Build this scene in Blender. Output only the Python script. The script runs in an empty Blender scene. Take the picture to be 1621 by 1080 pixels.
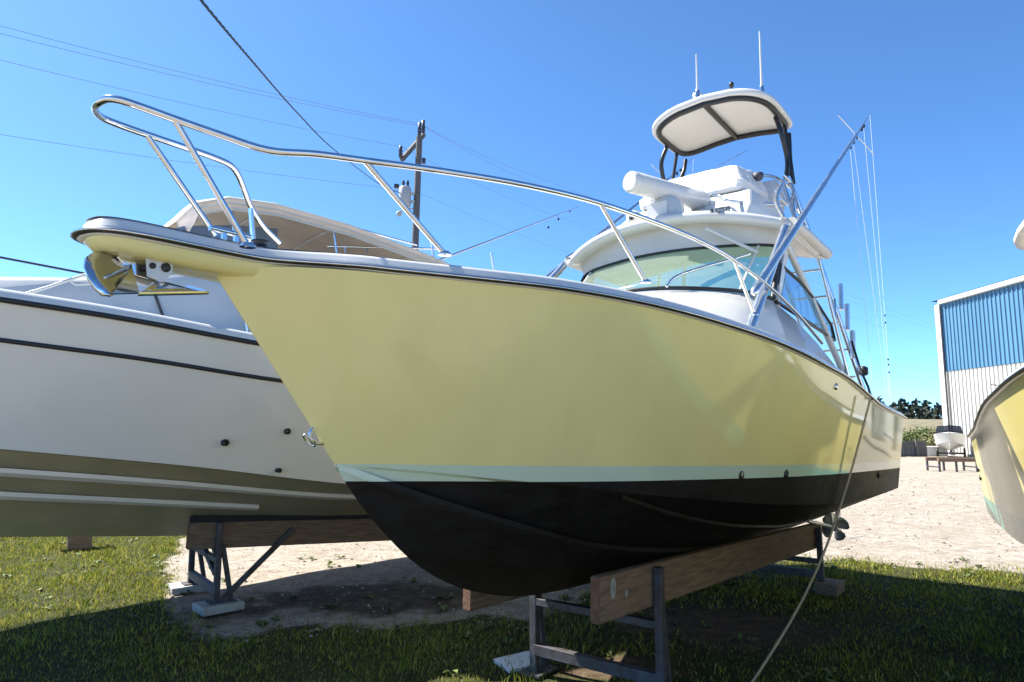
import bpy, bmesh, math, random
import numpy as np
from mathutils import Vector, Matrix
R = math.radians
random.seed(7); rng = np.random.default_rng(7)
scene = bpy.context.scene
col = scene.collection

# ------------------------------------------------------------------ camera, sky, sun, exposure
CAM_H, FPX = 2.10, 1080.0
PITCH = math.atan(132 / FPX)
cam_d = bpy.data.cameras.new('camera'); cam = bpy.data.objects.new('camera', cam_d); col.objects.link(cam)
cam_d.sensor_width = 36; cam_d.lens = 36 * FPX / 1621; cam_d.clip_end = 3000; cam_d.clip_start = 0.05
cam.location = (0, 0, CAM_H); cam.rotation_euler = (math.pi / 2 + PITCH, 0, 0)
scene.camera = cam

SUN = Vector((-0.72, 0.30, 1.0)).normalized()          # direction towards the sun
elev = math.asin(SUN.z); azim = math.atan2(SUN.x, SUN.y)
world = bpy.data.worlds.new('World'); scene.world = world; world.use_nodes = True
wn = world.node_tree.nodes; wl = world.node_tree.links; wn.clear()
sky = wn.new('ShaderNodeTexSky'); sky.sky_type = 'NISHITA'; sky.sun_disc = False
sky.sun_elevation = elev; sky.sun_rotation = azim; sky.altitude = 0; sky.air_density = 0.5; sky.dust_density = 0.3; sky.ozone_density = 10.0
bg = wn.new('ShaderNodeBackground'); bg.inputs[1].default_value = 0.125
tint = wn.new('ShaderNodeMix'); tint.data_type = 'RGBA'; tint.blend_type = 'MULTIPLY'; tint.inputs[0].default_value = 1.0; tint.inputs[7].default_value = (.86, 1.04, 1.0, 1)   # even white balance of the whole sky
wo = wn.new('ShaderNodeOutputWorld'); wl.new(sky.outputs[0], tint.inputs[6]); wl.new(tint.outputs[2], bg.inputs[0]); wl.new(bg.outputs[0], wo.inputs[0])
sun_d = bpy.data.lights.new('sun', 'SUN'); sun_d.energy = 5.0; sun_d.angle = R(0.53); sun_d.color = (1.0, 0.95, 0.86)
sun_o = bpy.data.objects.new('sun', sun_d); col.objects.link(sun_o); sun_o.location = (-20, 0, 25)
sun_o.rotation_euler = SUN.to_track_quat('Z', 'Y').to_euler()
scene.view_settings.view_transform = 'Standard'; scene.view_settings.look = 'None'
scene.view_settings.exposure = 1.5; scene.view_settings.gamma = 1.0; scene.view_settings.use_curve_mapping = False

# ------------------------------------------------------------------ photo pixel -> place helpers
_c, _s = math.cos(PITCH), math.sin(PITCH)
def ray(x, y):
    dx, du = x - 810.5, 540.0 - y
    return Vector((dx, FPX * _c - du * _s, FPX * _s + du * _c))
def at_depth(x, y, d):
    r = ray(x, y); return Vector((0, 0, CAM_H)) + r * (d / r.y)
def on_ground(x, y, z=0.0):
    r = ray(x, y); return Vector((0, 0, CAM_H)) + r * ((z - CAM_H) / r.z)
class Frame:                                             # a boat's own axes: s forward, p to port, z up
    def __init__(self, ox, oy, th, sc=1.0, dz=0.0):
        t = R(th); self.O = Vector((ox, oy, dz)); self.F = Vector((-math.sin(t), -math.cos(t), 0)); self.P = Vector((math.cos(t), -math.sin(t), 0)); self.sc = sc
        self.rz = math.atan2(self.F.y, self.F.x)
    def px(self, x, y, p):                               # point of the picture in the fore-and-aft plane at offset p
        C = Vector((0, 0, CAM_H)) - self.O; d = ray(x, y)
        q = C + d * ((p * self.sc - C.dot(self.P)) / d.dot(self.P))
        return (q.dot(self.F) / self.sc, p, q.z / self.sc)
    def world(self, s, p, z): return self.O + (self.F * s + self.P * p + Vector((0, 0, z))) * self.sc

# ------------------------------------------------------------------ mesh builder
class MB:
    def __init__(self): self.v = []; self.f = []; self.sm = []
    def add(self, vs, fs, smooth=False):
        o = len(self.v); self.v += [tuple(q) for q in vs]
        self.f += [tuple(i + o for i in f) for f in fs]; self.sm += [smooth] * len(fs); return self
    def box(self, c, d, rz=0.0, M=None):
        x, y, z = d[0] / 2, d[1] / 2, d[2] / 2
        vs = [Vector((a * x, b * y, e * z)) for a in (-1, 1) for b in (-1, 1) for e in (-1, 1)]
        m = M if M is not None else Matrix.Rotation(rz, 3, 'Z')
        vs = [m @ v + Vector(c) for v in vs]
        return self.add(vs, [(0, 1, 3, 2), (4, 6, 7, 5), (0, 4, 5, 1), (2, 3, 7, 6), (0, 2, 6, 4), (1, 5, 7, 3)])
    def beam(self, a, b, w, h, up=(0, 0, 1)):            # square bar from a to b
        a, b = Vector(a), Vector(b); t = (b - a).normalized(); u = Vector(up)
        if abs(t.dot(u)) > .97: u = Vector((1, 0, 0))
        s = t.cross(u).normalized(); u = s.cross(t)
        M = Matrix((t, s, u)).transposed()
        return self.box((a + b) / 2, ((b - a).length, w, h), M=M)
    def tube(self, pts, r, n=10, cap=True, closed=False):
        P = [Vector(q) for q in pts]; k = len(P); rr = r if hasattr(r, '__len__') else [r] * k
        T = []
        for i in range(k):
            if closed: t = P[(i + 1) % k] - P[i - 1]
            else: t = P[min(i + 1, k - 1)] - P[max(i - 1, 0)]
            T.append(t.normalized())
        u = T[0].orthogonal().normalized(); vs = []
        for i in range(k):
            u = (u - T[i] * u.dot(T[i])).normalized(); w = T[i].cross(u)
            for j in range(n):
                a = 2 * math.pi * j / n; vs.append(P[i] + (u * math.cos(a) + w * math.sin(a)) * rr[i])
        fs = []
        for i in range(k if closed else k - 1):
            i2 = (i + 1) % k
            for j in range(n): fs.append((i * n + j, i * n + (j + 1) % n, i2 * n + (j + 1) % n, i2 * n + j))
        self.add(vs, fs, True)
        if cap and not closed: self.add(vs[:n], [tuple(range(n))[::-1]]); self.add(vs[-n:], [tuple(range(n))])
        return self
    def lathe(self, prof, n=16, M=None, c=(0, 0, 0)):    # prof = (r, z) pairs
        vs = []
        for r, z in prof:
            for j in range(n):
                a = 2 * math.pi * j / n; q = Vector((r * math.cos(a), r * math.sin(a), z))
                vs.append((M @ q if M is not None else q) + Vector(c))
        fs = [(i * n + j, i * n + (j + 1) % n, (i + 1) * n + (j + 1) % n, (i + 1) * n + j) for i in range(len(prof) - 1) for j in range(n)]
        self.add(vs, fs, True); k = len(prof)
        if prof[0][0] > 1e-5: self.add(vs[:n], [tuple(range(n))[::-1]])
        if prof[-1][0] > 1e-5: self.add(vs[-n:], [tuple(range(n))])
        return self
    def grid(self, rows, smooth=True, close_u=False):    # rows of equal length
        m = len(rows[0]); vs = [q for r in rows for q in r]; fs = []
        for i in range(len(rows) - 1):
            for j in range(m if close_u else m - 1):
                j2 = (j + 1) % m; fs.append((i * m + j, i * m + j2, (i + 1) * m + j2, (i + 1) * m + j))
        return self.add(vs, fs, smooth)
    def prism(self, poly, a, b):                         # poly of 3D points swept by the vector b - a
        d = Vector(b) - Vector(a); n = len(poly); lo = [Vector(q) for q in poly]; hi = [q + d for q in lo]
        self.add(lo + hi, [tuple(range(n))[::-1], tuple(range(n, 2 * n))] + [(i, (i + 1) % n, (i + 1) % n + n, i + n) for i in range(n)])
        return self
    def build(self, name, mat, parent=None, bevel=0.0, weld=False, fix=True):
        me = bpy.data.meshes.new(name); me.from_pydata(self.v, [], self.f)
        me.polygons.foreach_set('use_smooth', self.sm)
        if weld or fix:
            bm = bmesh.new(); bm.from_mesh(me)
            if weld: bmesh.ops.remove_doubles(bm, verts=bm.verts, dist=1e-4)
            if fix: bmesh.ops.recalc_face_normals(bm, faces=bm.faces)
            bm.to_mesh(me); bm.free()
        for m in (mat if isinstance(mat, (list, tuple)) else [mat]): me.materials.append(m)
        o = bpy.data.objects.new(name, me); col.objects.link(o)
        if parent: o.parent = parent
        if bevel:
            md = o.modifiers.new('bevel', 'BEVEL'); md.width = bevel; md.segments = 2; md.limit_method = 'ANGLE'; md.angle_limit = R(40)
        return o
def empty(name, loc, rz=0, sc=1.0):
    o = bpy.data.objects.new(name, None); col.objects.link(o); o.location = loc; o.rotation_euler.z = rz; o.scale = (sc,) * 3
    o.empty_display_size = .2; return o
def tag(o, label=None, cat=None, group=None, kind=None):
    if label: o['label'] = label
    if cat: o['category'] = cat
    if group: o['group'] = group
    if kind: o['kind'] = kind
    return o
def pch(xs, ys, x):                                      # monotone cubic interpolation
    xs = np.asarray(xs, float); ys = np.asarray(ys, float); x = np.asarray(x, float)
    h = np.diff(xs); d = np.diff(ys) / h; m = np.zeros_like(ys); m[0] = d[0]; m[-1] = d[-1]
    for i in range(1, len(xs) - 1):
        if d[i - 1] * d[i] > 0:
            w1 = 2 * h[i] + h[i - 1]; w2 = h[i] + 2 * h[i - 1]; m[i] = (w1 + w2) / (w1 / d[i - 1] + w2 / d[i])
    i = np.clip(np.searchsorted(xs, x) - 1, 0, len(h) - 1); t = (x - xs[i]) / h[i]
    return (2 * t**3 - 3 * t**2 + 1) * ys[i] + (t**3 - 2 * t**2 + t) * h[i] * m[i] + (-2 * t**3 + 3 * t**2) * ys[i + 1] + (t**3 - t**2) * h[i] * m[i + 1]
def smooth_path(pts, n):                                 # Catmull-Rom through points
    P = [Vector(p) for p in pts]; P = [P[0] * 2 - P[1]] + P + [P[-1] * 2 - P[-2]]; out = []
    for i in range(1, len(P) - 2):
        for k in range(n):
            t = k / n; a, b, c, d = P[i - 1:i + 3]
            out.append(0.5 * ((2 * b) + (c - a) * t + (2 * a - 5 * b + 4 * c - d) * t**2 + (3 * b - a - 3 * c + d) * t**3))
    return out + [P[-2]]

# ------------------------------------------------------------------ materials
def mat(name, c, rough=.5, metal=0.0, var=0.0, vscale=4.0, bump=0.0, bscale=60.0, coat=0.0, c2=None, stretch=None, spec=.5, detail=5):
    m = bpy.data.materials.new(name); m.use_nodes = True; nt = m.node_tree; b = nt.nodes['Principled BSDF']
    b.inputs['Roughness'].default_value = rough; b.inputs['Metallic'].default_value = metal; b.inputs['Coat Weight'].default_value = coat
    b.inputs['Coat Roughness'].default_value = .03; b.inputs['Specular IOR Level'].default_value = spec
    b.inputs['Base Color'].default_value = (*c, 1)
    if var or bump or c2:
        tc = nt.nodes.new('ShaderNodeTexCoord'); mp = nt.nodes.new('ShaderNodeMapping'); nt.links.new(tc.outputs['Object'], mp.inputs[0])
        if stretch: mp.inputs['Scale'].default_value = stretch
    if var or c2:
        nz = nt.nodes.new('ShaderNodeTexNoise'); nz.inputs['Scale'].default_value = vscale; nz.inputs['Detail'].default_value = detail; nz.inputs['Roughness'].default_value = .62
        nt.links.new(mp.outputs[0], nz.inputs[0])
        rp = nt.nodes.new('ShaderNodeValToRGB'); rp.color_ramp.elements[0].position = .3; rp.color_ramp.elements[1].position = .72
        lo = c2 if c2 else tuple(x * (1 - var) for x in c); hi = c if c2 else tuple(min(1, x * (1 + var)) for x in c)
        rp.color_ramp.elements[0].color = (*lo, 1); rp.color_ramp.elements[1].color = (*hi, 1)
        nt.links.new(nz.outputs[0], rp.inputs[0]); nt.links.new(rp.outputs[0], b.inputs['Base Color'])
        mr = nt.nodes.new('ShaderNodeMapRange'); mr.inputs[3].default_value = rough * .75; mr.inputs[4].default_value = min(1, rough * 1.3)
        nt.links.new(nz.outputs[0], mr.inputs[0]); nt.links.new(mr.outputs[0], b.inputs['Roughness'])
    if bump:
        n2 = nt.nodes.new('ShaderNodeTexNoise'); n2.inputs['Scale'].default_value = bscale; n2.inputs['Detail'].default_value = 6
        nt.links.new(mp.outputs[0], n2.inputs[0]); bp = nt.nodes.new('ShaderNodeBump'); bp.inputs['Strength'].default_value = bump; bp.inputs['Distance'].default_value = .02
        nt.links.new(n2.outputs[0], bp.inputs['Height']); nt.links.new(bp.outputs[0], b.inputs['Normal'])
    return m
YEL = (.67, .625, .285)
M = dict(
    yellow=mat('pale_yellow_gelcoat', YEL, .07, var=.035, vscale=2.2, coat=.0, spec=.38, bump=.003, bscale=2.5, stretch=(1.6, 1.6, .45)),
    teal=mat('teal_boot_stripe', (.47, .60, .50), .12, var=.04, vscale=2, coat=.3),
    black=mat('black_antifouling', (.011, .011, .013), .58, c2=(.003, .003, .004), vscale=5, bump=.12, bscale=22, spec=.22, stretch=(1, 1, 2.5), detail=8),
    white=mat('white_gelcoat', (.56, .56, .54), .22, var=.04, vscale=3, coat=.2),
    offwhite=mat('offwhite_gelcoat', (.50, .485, .44), .3, var=.05, vscale=3),
    vinyl=mat('white_vinyl_cover', (.64, .63, .62), .6, var=.06, vscale=5, bump=.25, bscale=7),
    rubber=mat('black_rubber', (.012, .012, .013), .45),
    steel=mat('polished_stainless', (.62, .63, .64), .09, 1.0, var=.12, vscale=12),
    alum=mat('anodised_aluminium', (.66, .69, .72), .24, 1.0, var=.1, vscale=10),
    blackalu=mat('black_powder_coat', (.012, .012, .012), .35),
    cream=mat('cream_hull_gelcoat', (.72, .68, .61), .16, var=.035, vscale=1.1, coat=.3),
    creambot=mat('tan_bottom_paint', (.40, .355, .225), .5, var=.14, vscale=2.2),
    tan=mat('tan_canvas', (.66, .56, .47), .8, var=.08, vscale=4, bump=.15, bscale=20),
    bluecover=mat('blue_canvas', (.16, .23, .36), .7, var=.1, vscale=6),
    wood=mat('weathered_timber', (.29, .20, .13), .78, c2=(.115, .072, .044), vscale=3.2, bump=.5, bscale=22, stretch=(1.2, 14, 14)),
    woodend=mat('timber_end_grain', (.17, .085, .05), .85, var=.4, vscale=20, bump=.4),
    carpet=mat('black_bunk_carpet', (.02, .02, .024), .95, var=.3, vscale=30, bump=.4, bscale=120),
    paintspot=mat('bottom_paint_smear', (.30, .31, .28), .8, var=.35, vscale=18),
    galv=mat('galvanised_steel', (.115, .12, .14), .6, .5, var=.35, vscale=9, c2=(.055, .04, .033), bump=.15, bscale=50),
    concrete=mat('concrete', (.34, .33, .31), .85, var=.25, vscale=7, bump=.4, bscale=40),
    bluewall=mat('blue_metal_cladding', (.075, .185, .30), .4, var=.08, vscale=.4),
    whitewall=mat('white_metal_cladding', (.48, .465, .42), .45, var=.08, vscale=.5),
    trim=mat('white_trim_metal', (.74, .75, .74), .4, var=.06, vscale=1),
    polewood=mat('creosoted_pole', (.15, .145, .14), .85, c2=(.07, .066, .062), vscale=4, bump=.4, stretch=(8, 8, .8)),
    porcelain=mat('brown_porcelain', (.045, .035, .035), .3),
    greytank=mat('grey_painted_tank', (.36, .37, .37), .5, var=.1, vscale=4),
    cable=mat('black_cable_sheath', (.018, .019, .02), .6),
    wire=mat('bare_conductor', (.22, .25, .30), .5, .2),
    rope=mat('tan_rope', (.48, .38, .23), .9, var=.3, vscale=90, bump=.6, bscale=140),
    line=mat('clear_fishing_line', (.75, .8, .85), .3),
    bronze=mat('nickel_propeller', (.62, .61, .58), .38, .55, var=.25, vscale=8),
    letter=mat('white_lettering', (.8, .8, .76), .4), plate=mat('dark_name_plate', (.03, .03, .035), .4),
    seat=mat('cream_seat_vinyl', (.58, .55, .47), .55, var=.06, vscale=6),
)
def glass_mat(name, tint, refl=.9):
    m = bpy.data.materials.new(name); m.use_nodes = True; nt = m.node_tree; nt.nodes.clear()
    tr = nt.nodes.new('ShaderNodeBsdfTransparent'); tr.inputs[0].default_value = (*tint, 1)
    gl = nt.nodes.new('ShaderNodeBsdfGlossy'); gl.inputs['Roughness'].default_value = .02; gl.inputs[0].default_value = (refl, refl, refl, 1)
    lw = nt.nodes.new('ShaderNodeLayerWeight'); pw = nt.nodes.new('ShaderNodeMath'); pw.operation = 'POWER'; pw.inputs[1].default_value = 4.5; nt.links.new(lw.outputs['Facing'], pw.inputs[0])
    lw.inputs[0].default_value = .5; fr = nt.nodes.new('ShaderNodeMath'); fr.operation = 'MULTIPLY_ADD'; fr.inputs[1].default_value = .85; fr.inputs[2].default_value = .05; nt.links.new(pw.outputs[0], fr.inputs[0])
    df = nt.nodes.new('ShaderNodeBsdfDiffuse'); df.inputs[0].default_value = (tint[0] * .95, tint[1] * .72, tint[2] * .72, 1)
    m0 = nt.nodes.new('ShaderNodeMixShader'); m0.inputs[0].default_value = .28; nt.links.new(tr.outputs[0], m0.inputs[1]); nt.links.new(df.outputs[0], m0.inputs[2])
    mx = nt.nodes.new('ShaderNodeMixShader'); out = nt.nodes.new('ShaderNodeOutputMaterial')
    nt.links.new(fr.outputs[0], mx.inputs[0]); nt.links.new(m0.outputs[0], mx.inputs[1]); nt.links.new(gl.outputs[0], mx.inputs[2]); nt.links.new(mx.outputs[0], out.inputs[0])
    return m
M['glass'] = glass_mat('green_tinted_glass', (.40, .66, .50)); M['glassblue'] = glass_mat('blue_tinted_glass', (.32, .55, .66)); M['glassdark'] = glass_mat('dark_tinted_glass', (.04, .045, .05))

# ------------------------------------------------------------------ ground
GX = [-60, -14, -9, -7, -5.4, -4.4, -3.8, -3.0, -2.2, -1, .3, 2, 4, 5.5, 7, 9, 14, 60]
GY = [70, 40, 26, 15.5, 11.2, 9.2, 8.0, 7.35, 7.25, 7.5, 8.2, 9.6, 10.7, 10.75, 10.3, 9.9, 9.0, 7.0]
def grass_edge(x): return np.interp(x, GX, GY)
def wob(x, y): return .35 * np.sin(1.7 * x + .6 * y) + .22 * np.sin(3.9 * x - 1.3 * y + 1) + .13 * np.sin(8.3 * x + 2.1 * y)
def bump_h(x, y): return .025 * np.sin(.9 * x + .4) * np.cos(.8 * y) + .012 * np.sin(2.7 * x + y) * np.cos(2.3 * y - .5 * x) + .006 * np.sin(6.1 * x - 2 * y) * np.sin(5.3 * y + x)
def ground():
    xs = np.concatenate([[-1500, -500, -180, -80, -45, -30], np.linspace(-20, 20, 121), [30, 45, 80, 180, 500, 1500]])
    ys = np.concatenate([[-400, -120, -40, -15, -5], np.linspace(0, 26, 91), [30, 36, 45, 60, 90, 150, 300, 700, 1800]])
    X, Y = np.meshgrid(xs, ys, indexing='ij'); near = np.clip(1 - (np.maximum(np.abs(X) - 14, 0) + np.maximum(Y - 20, 0)) / 10, 0, 1)
    Z = bump_h(X, Y) * near
    mb = MB(); ny = len(ys); vs = list(zip(X.ravel(), Y.ravel(), Z.ravel()))
    fs = [(i * ny + j, (i + 1) * ny + j, (i + 1) * ny + j + 1, i * ny + j + 1) for i in range(len(xs) - 1) for j in range(ny - 1)]
    mb.add(vs, fs, True)
    m = bpy.data.materials.new('ground_gravel_and_turf'); m.use_nodes = True; nt = m.node_tree; b = nt.nodes['Principled BSDF']; b.inputs['Roughness'].default_value = .95; b.inputs['Specular IOR Level'].default_value = .15
    tc = nt.nodes.new('ShaderNodeTexCoord')
    def noise(sc, det=6, rough=.6, dist=0, stretch=None):
        n = nt.nodes.new('ShaderNodeTexNoise'); n.inputs['Scale'].default_value = sc; n.inputs['Detail'].default_value = det; n.inputs['Roughness'].default_value = rough; n.inputs['Distortion'].default_value = dist
        src = tc.outputs['Object']
        if stretch:
            mp = nt.nodes.new('ShaderNodeMapping'); mp.inputs['Scale'].default_value = stretch; nt.links.new(src, mp.inputs[0]); src = mp.outputs[0]
        nt.links.new(src, n.inputs[0]); return n
    def ramp(n, stops):
        r = nt.nodes.new('ShaderNodeValToRGB'); cr = r.color_ramp
        while len(cr.elements) < len(stops): cr.elements.new(.5)
        for e, (p, c) in zip(cr.elements, stops): e.position = p; e.color = (*c, 1)
        nt.links.new(n.outputs[0], r.inputs[0]); return r
    def mix(f, a, c, mode='MIX'):
        x = nt.nodes.new('ShaderNodeMix'); x.data_type = 'RGBA'; x.blend_type = mode
        if hasattr(f, 'is_linked'): nt.links.new(f, x.inputs[0])
        else: x.inputs[0].default_value = f
        nt.links.new(a, x.inputs[6]); nt.links.new(c, x.inputs[7]); return x.outputs[2]
    grav = ramp(noise(5.0, 10, .75), [(.3, (.20, .17, .135)), (.5, (.32, .285, .24)), (.7, (.44, .405, .35))])
    speck = ramp(noise(24, 5, .8), [(.37, (.30, .26, .22)), (.46, (1, 1, 1))])
    gr = mix(1.0, grav.outputs[0], speck.outputs[0], 'MULTIPLY')
    tracks = ramp(noise(.9, 4, .5, .4, (.9, 1.2, 1)), [(.38, (.88, .85, .81)), (.62, (1, 1, 1))])
    gr = mix(1.0, gr, tracks.outputs[0], 'MULTIPLY')
    soil = ramp(noise(6, 8, .7), [(.3, (.040, .027, .018)), (.55, (.095, .066, .042)), (.75, (.19, .145, .10))])
    turf = ramp(noise(9, 8, .7), [(.3, (.022, .024, .010)), (.6, (.050, .055, .018)), (.8, (.13, .11, .05))])
    at = nt.nodes.new('ShaderNodeAttribute'); at.attribute_name = 'cover'
    sep = nt.nodes.new('ShaderNodeSeparateColor'); nt.links.new(at.outputs['Color'], sep.inputs[0])
    def thresh(out, nscale, lo=.42, hi=.58, amt=.7):
        n = noise(nscale, 6, .65); a = nt.nodes.new('ShaderNodeMath'); a.operation = 'MULTIPLY_ADD'; a.inputs[1].default_value = amt; nt.links.new(n.outputs[0], a.inputs[0])
        s = nt.nodes.new('ShaderNodeMath'); s.operation = 'SUBTRACT'; s.inputs[1].default_value = amt / 2; nt.links.new(out, s.inputs[0]); nt.links.new(s.outputs[0], a.inputs[2])
        mr = nt.nodes.new('ShaderNodeMapRange'); mr.inputs[1].default_value = lo; mr.inputs[2].default_value = hi; nt.links.new(a.outputs[0], mr.inputs[0]); return mr.outputs[0]
    c1 = mix(thresh(sep.outputs[1], 3.0), gr, soil.outputs[0])
    c2 = mix(thresh(sep.outputs[0], 3.5), c1, turf.outputs[0])
    nt.links.new(c2, b.inputs['Base Color'])
    bp = nt.nodes.new('ShaderNodeBump'); bp.inputs['Strength'].default_value = .7; bp.inputs['Distance'].default_value = .03; nt.links.new(noise(26, 8, .75).outputs[0], bp.inputs['Height']); nt.links.new(bp.outputs[0], b.inputs['Normal'])
    o = mb.build('ground', m, fix=False); tag(o, kind='structure')
    W = wob(X, Y); E = grass_edge(X)
    cov = np.clip((E - Y + W * .6) / 1.0 + .5, 0, 1)
    d = lambda cx, cy, rx, ry: np.clip(1.25 - np.sqrt(((X - cx) / rx)**2 + ((Y - cy) / ry)**2), 0, 1)
    cov = cov * np.clip((Y - 2.2) / 1.2 + .5, 0, 1)          # unseen ground behind the camera made pale gravel to bounce light onto the hull
    soilm = np.maximum.reduce([d(2.2, 7.4, 2.2, 1.5), d(.9, 6.3, 1.2, .7), d(-1.6, 8.7, 3.0, 1.35) * .70, d(-3.3, 8.1, .9, .8) * .65, d(3.6, 9.2, 1.6, 1.1)])
    cov = np.clip(cov - np.maximum(d(2.2, 7.4, 1.9, 1.2), d(.9, 6.2, 1.0, .5)) * .75, 0, 1)
    ca = o.data.color_attributes.new('cover', 'FLOAT_COLOR', 'POINT')
    buf = np.stack([cov.ravel(), soilm.ravel(), np.zeros(cov.size), np.ones(cov.size)], 1).astype(np.float32)
    ca.data.foreach_set('color', buf.ravel())
    return o
GROUND = ground()

def grass():
    n = 430000
    x = rng.uniform(-12, 11, n); y = 3.2 + (rng.uniform(0, 1, n)**1.15) * 14.5
    keep = (y < grass_edge(x) + wob(x, y) * .6 + rng.normal(0, .22, n)) & (np.abs(x) < .95 * y + .8)
    soil = lambda cx, cy, rx, ry: np.clip(1.2 - np.sqrt(((x - cx) / rx)**2 + ((y - cy) / ry)**2), 0, 1)
    pb = np.maximum(soil(2.2, 7.4, 1.9, 1.2), soil(.9, 6.2, 1.0, .5))
    keep &= rng.uniform(0, 1, n) > pb * 1.15
    clump = .5 + .5 * np.sin(3.1 * x + 1.3 * np.sin(2.2 * y)) * np.sin(2.7 * y + .9 * np.sin(3 * x))
    keep &= rng.uniform(0, 1, n) < .45 + .55 * clump
    x, y, clump = x[keep], y[keep], clump[keep]; n = len(x)
    z = bump_h(x, y) - .004
    h = .66 * rng.gamma(5, .009, n) * (.55 + .75 * clump) + .015; tuft = (np.sin(7.3 * x + 2 * np.sin(1.9 * y)) * np.sin(6.1 * y + 1.7 * np.sin(2.3 * x)) > .72); h = h * np.where(tuft, 1.9, 1.0)
    for bx, by in ((.21, 6.11), (-.05, 6.4), (4.9, 11.0), (4.0, 10.2), (-3.5, 8.0), (-3.1, 8.6), (5.2, 10.4)): h = h * (1 + 1.3 * np.exp(-((x - bx)**2 + (y - by)**2) / .05))
    w = rng.uniform(.0025, .0055, n) * (1 + (y > 8) * .6); a = rng.uniform(0, 2 * np.pi, n); lean = rng.uniform(.1, 1.0, n) * h; la = rng.uniform(0, 2 * np.pi, n)
    dx, dy = np.cos(a) * w, np.sin(a) * w; lx, ly = np.cos(la) * lean, np.sin(la) * lean
    V = np.empty((n, 5, 3))
    V[:, 0] = np.stack([x - dx, y - dy, z], 1); V[:, 1] = np.stack([x + dx, y + dy, z], 1)
    V[:, 2] = np.stack([x + dx * .7 + lx * .35, y + dy * .7 + ly * .35, z + h * .6], 1); V[:, 3] = np.stack([x - dx * .7 + lx * .35, y - dy * .7 + ly * .35, z + h * .6], 1)
    V[:, 4] = np.stack([x + lx, y + ly, z + h * .95], 1)
    me = bpy.data.meshes.new('lawn_grass'); me.vertices.add(n * 5); me.vertices.foreach_set('co', V.ravel())
    b0 = np.arange(n) * 5
    loops = np.stack([b0, b0 + 1, b0 + 2, b0 + 3, b0 + 3, b0 + 2, b0 + 4], 1).ravel()
    me.loops.add(n * 7); me.loops.foreach_set('vertex_index', loops.astype(np.int32))
    me.polygons.add(n * 2); st = (np.arange(n) * 7)[:, None] + np.array([0, 4]); me.polygons.foreach_set('loop_start', st.ravel().astype(np.int32))
    me.update(calc_edges=True)
    me.validate()
    m = bpy.data.materials.new('grass_blades'); m.use_nodes = True; nt = m.node_tree; b = nt.nodes['Principled BSDF']; b.inputs['Roughness'].default_value = .6; b.inputs['Specular IOR Level'].default_value = .25
    g = nt.nodes.new('ShaderNodeNewGeometry'); r = nt.nodes.new('ShaderNodeValToRGB'); cr = r.color_ramp
    for p, c in ((.35, (.15, .19, .022)), (.7, (.30, .30, .035)), (.9, (.45, .40, .09))): cr.elements.new(p).color = (*c, 1)
    cr.elements[0].color = (.08, .12, .018, 1); cr.elements[-1].color = (.32, .26, .12, 1)
    nt.links.new(g.outputs['Random Per Island'], r.inputs[0]); nt.links.new(r.outputs[0], b.inputs['Base Color'])
    tl = nt.nodes.new('ShaderNodeBsdfTranslucent'); nt.links.new(r.outputs[0], tl.inputs[0]); mx = nt.nodes.new('ShaderNodeMixShader'); mx.inputs[0].default_value = .35
    nt.links.new(b.outputs[0], mx.inputs[1]); nt.links.new(tl.outputs[0], mx.inputs[2]); nt.links.new(mx.outputs[0], nt.nodes['Material Output'].inputs[0])
    me.materials.append(m); o = bpy.data.objects.new('lawn_grass', me); col.objects.link(o)
    tag(o, 'short patchy green lawn grass in the foreground and under the boats', 'grass', kind='stuff')
grass()

def pebbles():
    n = 16000
    x = rng.uniform(-7, 16, n); y = 7 + rng.uniform(0, 1, n)**1.6 * 26
    keep = (y > grass_edge(x) - .3 + wob(x, y) * .6) & (np.abs(x) < .8 * y); x, y = x[keep], y[keep]; n = len(x)
    r = np.minimum(rng.gamma(1.6, .006, n), .035) * (.7 + y * .03) + .005; z = bump_h(x, y) * np.clip(1 - (np.maximum(np.abs(x) - 14, 0) + np.maximum(y - 20, 0)) / 10, 0, 1)
    base = np.array([[1, 0, 0], [-.5, .87, 0], [-.5, -.87, 0], [.25, .4, .75], [-.5, 0, .6], [.3, -.45, .55]])
    F = np.array([[0, 1, 3], [1, 4, 3], [1, 2, 4], [2, 5, 4], [2, 0, 5], [0, 3, 5], [3, 4, 5]])
    V = base[None] * r[:, None, None] * rng.uniform(.6, 1.3, (n, 6, 3)); a = rng.uniform(0, 6.28, n); ca, sa = np.cos(a)[:, None], np.sin(a)[:, None]
    V = np.stack([V[..., 0] * ca - V[..., 1] * sa + x[:, None], V[..., 0] * sa + V[..., 1] * ca + y[:, None], V[..., 2] + z[:, None] - .003], 2)
    me = bpy.data.meshes.new('gravel_stones'); f = (F[None] + (np.arange(n) * 6)[:, None, None]).reshape(-1, 3)
    me.vertices.add(n * 6); me.vertices.foreach_set('co', V.ravel()); me.loops.add(f.size); me.loops.foreach_set('vertex_index', f.ravel().astype(np.int32))
    me.polygons.add(len(f)); me.polygons.foreach_set('loop_start', (np.arange(len(f)) * 3).astype(np.int32)); me.update(calc_edges=True)
    m = mat('gravel_stone', (.5, .45, .38), .9); nt = m.node_tree; g = nt.nodes.new('ShaderNodeNewGeometry'); r_ = nt.nodes.new('ShaderNodeValToRGB')
    r_.color_ramp.elements[0].color = (.08, .065, .055, 1); r_.color_ramp.elements[1].color = (.45, .40, .34, 1); nt.links.new(g.outputs['Random Per Island'], r_.inputs[0]); nt.links.new(r_.outputs[0], nt.nodes['Principled BSDF'].inputs['Base Color'])
    me.materials.append(m); o = bpy.data.objects.new('gravel_stones', me); col.objects.link(o); tag(o, 'loose pale stones scattered over the sandy gravel yard', 'gravel', kind='stuff')
pebbles()

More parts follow.
